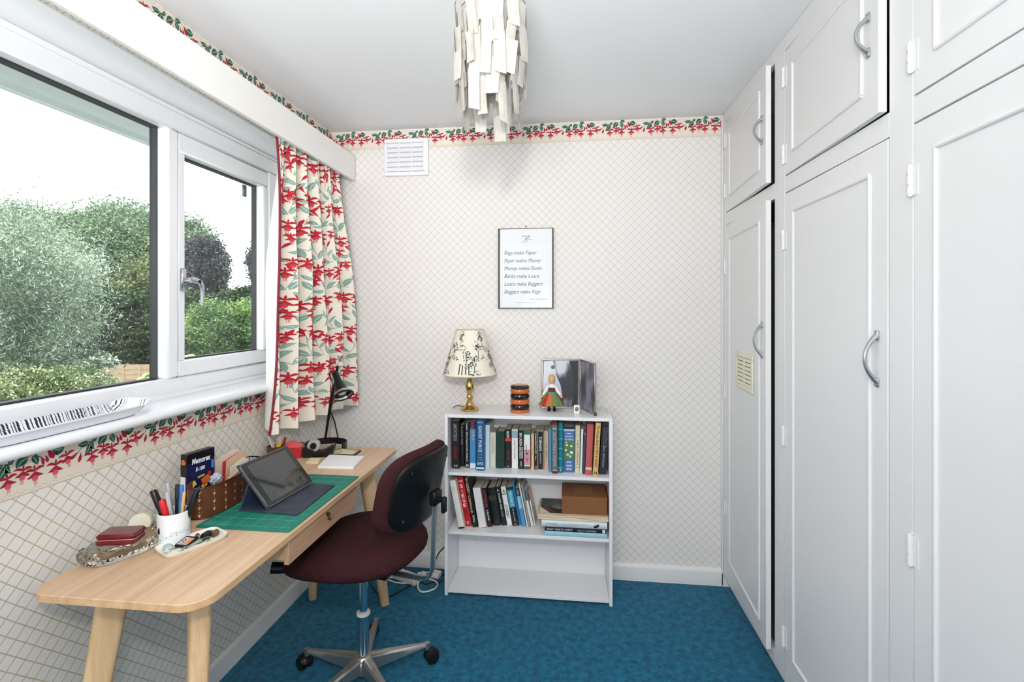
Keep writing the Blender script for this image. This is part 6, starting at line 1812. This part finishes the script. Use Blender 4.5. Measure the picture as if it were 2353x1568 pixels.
maroon = mat('maroon_leatherette', (104, 12, 24), .22, coat=.3)
mb = MB(); slab(mb, rrect(-.046, .046, -.034, .034, .008, 4), 0, .013, .003); mb.build('case_base', maroon, mcs)
mb = MB(); slab(mb, rrect(-.0465, .0465, -.0345, .0345, .008, 4), .0145, .028, .005); mb.build('case_lid', maroon, mcs)
mb = MB(); slab(mb, rrect(-.0472, .0472, -.0352, .0352, .008, 4), .0128, .0148, .0004); mb.build('seam', mat('rose_gold', (226, 180, 160), .25, .8), mcs)
# cream soap-like block and a roll in a printed wrapper behind the pen pot
cb = thing('ribbon_roll', 'cream roll of ribbon lying against the wall behind the pen pot', 'ribbon', (-1.268, 1.338, KZ), (0, 0, R(30)))
mb = MB(); mb.lathe([(.012, -.020), (.027, -.020), (.029, -.016), (.029, .016), (.027, .020), (.012, .020)], 28, T=Matrix.Translation((0, 0, .031)) @ Matrix.Rotation(R(74), 4, 'X')); mb.build('ribbon_winding', mat('cream_ribbon', (222, 216, 196), .6), cb)
pr_ = thing('paperweight', 'glass paperweight with red and green flowers behind the pen pot', 'paperweight', (-1.218, 1.372, KZ))
MB().lathe([(.024, 0), (.030, .008), (.031, .020), (.025, .034), (.012, .042), (.0005, .043)], 24).build('glass_dome', mat('paperweight_glass', (222, 218, 206), .06, trans=.75), pr_)
mb = MB(); rg_ = random.Random(2)
for i in range(12):
    a = rg_.uniform(0, 6.28); r_ = rg_.uniform(0, .016)
    mb.lathe([(.0005, .0), (.005, .001), (.004, .006), (.0005, .008)], 8, mi=i % 3, T=Matrix.Translation((r_ * math.cos(a), r_ * math.sin(a), .006 + rg_.uniform(0, .014))))
mb.build('flower_inlay', [col((170, 30, 40), .5), col((60, 96, 50), .5), col((190, 170, 60), .5)], pr_, kind='stuff')
# brown pot of stationery by the curtain
PX, PY = -1.282, 2.035
pp = thing('stationery_pot', 'small brown leather pot of stationery by the curtain hem', 'pen pot', (PX, PY, KZ))
MB().lathe([(.031, 0), (.033, .002), (.034, .070), (.031, .071), (.030, .006), (.001, .005)], 24, cap=False).build('pot_body', leather, pp, smooth=50)
gs = thing('glue_stick', 'glue stick with a yellow and black label and clear cap in the brown pot', 'glue stick', (PX + .014, PY - .004, KZ + .008), (R(4), R(6), 0))
MB().cyl((0, 0, 0), (0, 0, .085), .0115, n=18).build('tube', mat('glue_label', (206, 160, 60), .35, var=.7, vscale=70), gs)
MB().cyl((0, 0, .0855), (0, 0, .112), .0122, n=18).build('cap', mat('clear_cap', (226, 214, 216), .15, trans=.4), gs)
o = MB().tube([(0, 0, 0), (-.006, 0, .05), (-.020, .004, .085), (-.034, .008, .100)], [.006, .008, .011, .006], 10, flat=(.5, 1.4, (1, 0, 0))).build('letter_opener', col((222, 218, 206), .4), None, loc=(PX - .006, PY + .006, KZ + .010)); tag(o, 'cream curved paper knife standing in the brown pot', 'paper knife')
o = MB().cyl((0, 0, 0), (.004, -.004, .100), .0050, n=12).build('blue_pen', col((40, 60, 150), .3), None, loc=(PX + .012, PY + .016, KZ + .012)); tag(o, 'dark blue pen standing in the brown pot', 'pen')
o = MB().cyl((0, 0, 0), (.010, .004, .092), .0045, n=12).build('red_pen', col((160, 30, 44), .3), None, loc=(PX + .010, PY + .020, KZ + .012), rot=(0, R(8), 0)); tag(o, 'dark red pen standing in the brown pot', 'pen')

# ================================================================== cables on the floor
def smooth_path(pts):
    P = [Vector(p_) for p_ in pts]
    out = []
    for i in range(len(P) - 1):
        p0, p1, p2, p3 = P[max(i - 1, 0)], P[i], P[i + 1], P[min(i + 2, len(P) - 1)]
        for k in range(8):
            t = k / 8
            out.append(.5 * ((2 * p1) + (p2 - p0) * t + (2 * p0 - 5 * p1 + 4 * p2 - p3) * t * t + (3 * p1 - p0 - 3 * p2 + p3) * t ** 3))
    out.append(P[-1])
    return out
ex = thing('extension_lead', 'white extension socket block on the carpet behind the desk leg', 'extension lead', (-.850, 2.500, .0005), (0, 0, R(-24)))
exm = mat('white_plug_plastic', (232, 228, 218), .35)
MB().box(-.085, .085, -.030, .030, 0, .032, bev=.004).build('socket_block', exm, ex)
MB().box(.018, .052, -.012, .012, .0321, .0345, bev=.001).build('rocker_switch', col((196, 84, 60), .4), ex)
mb = MB(); mb.tube(smooth_path([(.085, 0, .014), (.12, -.04, .008), (.16, -.05, .006), (.19, .0, .006), (.17, .05, .006), (.11, .06, .006)]), .0038, 8); mb.build('cable', exm, ex)
for (x, y, z, rz, c_, lab) in ((-.770, 2.520, .0005, 20, exm, 'white mains plug lying beside the extension socket'), (-.700, 2.545, .0005, -15, exm, 'white adaptor plug nearer the bookcase')):
    pl = thing('mains_plug', lab, 'plug', (x, y, z), (0, 0, R(rz)))
    mb = MB(); slab(mb, rrect(-.024, .024, -.022, .022, .007, 4), 0, .026, .004); mb.build('plug_body', c_, pl)
    MB().cyl((-.024, 0, .014), (-.036, 0, .014), .0055, n=10).build('cable_grip', c_, pl)
def cable(label, pts, c_, r_=.0036, name='cable'):
    out = smooth_path(pts)
    o = MB().tube(out, r_, 8).build(name, c_, None); tag(o, label, 'cable')
F_ = .0045
def fl(u, v, z=F_): return onZ(u, v, z)
cable('white cable curving in a loop in front of the extension socket', [fl(888, 1331), fl(905, 1338), fl(930, 1341), fl(950, 1336), fl(962, 1326), fl(966, 1316, .012)], exm, .004)
cable('white cable running straight beside the extension socket', [fl(887, 1327), fl(910, 1329), fl(935, 1327), fl(952, 1320)], exm, .0034)
cable('white cable looping round towards the skirting', [fl(970, 1314, .01), fl(985, 1316), fl(995, 1309), fl(992, 1301), fl(975, 1297), fl(955, 1296)], exm, .0038)
blk2 = col((22, 26, 34), .5)
cable('black cable hanging from the bookcase to the carpet', [onY(1020, 1258, 2.60), onY(1008, 1272, 2.60), onY(1000, 1290, 2.59), fl(998, 1310), fl(1002, 1320), fl(1010, 1324), fl(1021, 1321)], blk2, .0032)
cable('black cable running diagonally over the carpet to the desk leg', [fl(1021, 1336), fl(1000, 1337), fl(978, 1343), fl(968, 1338), fl(945, 1344), fl(915, 1362), fl(892, 1372)], blk2, .0032)
cable('thin black cable under the desk', [fl(890, 1372), fl(872, 1368), fl(858, 1352), fl(850, 1340)], blk2, .003)
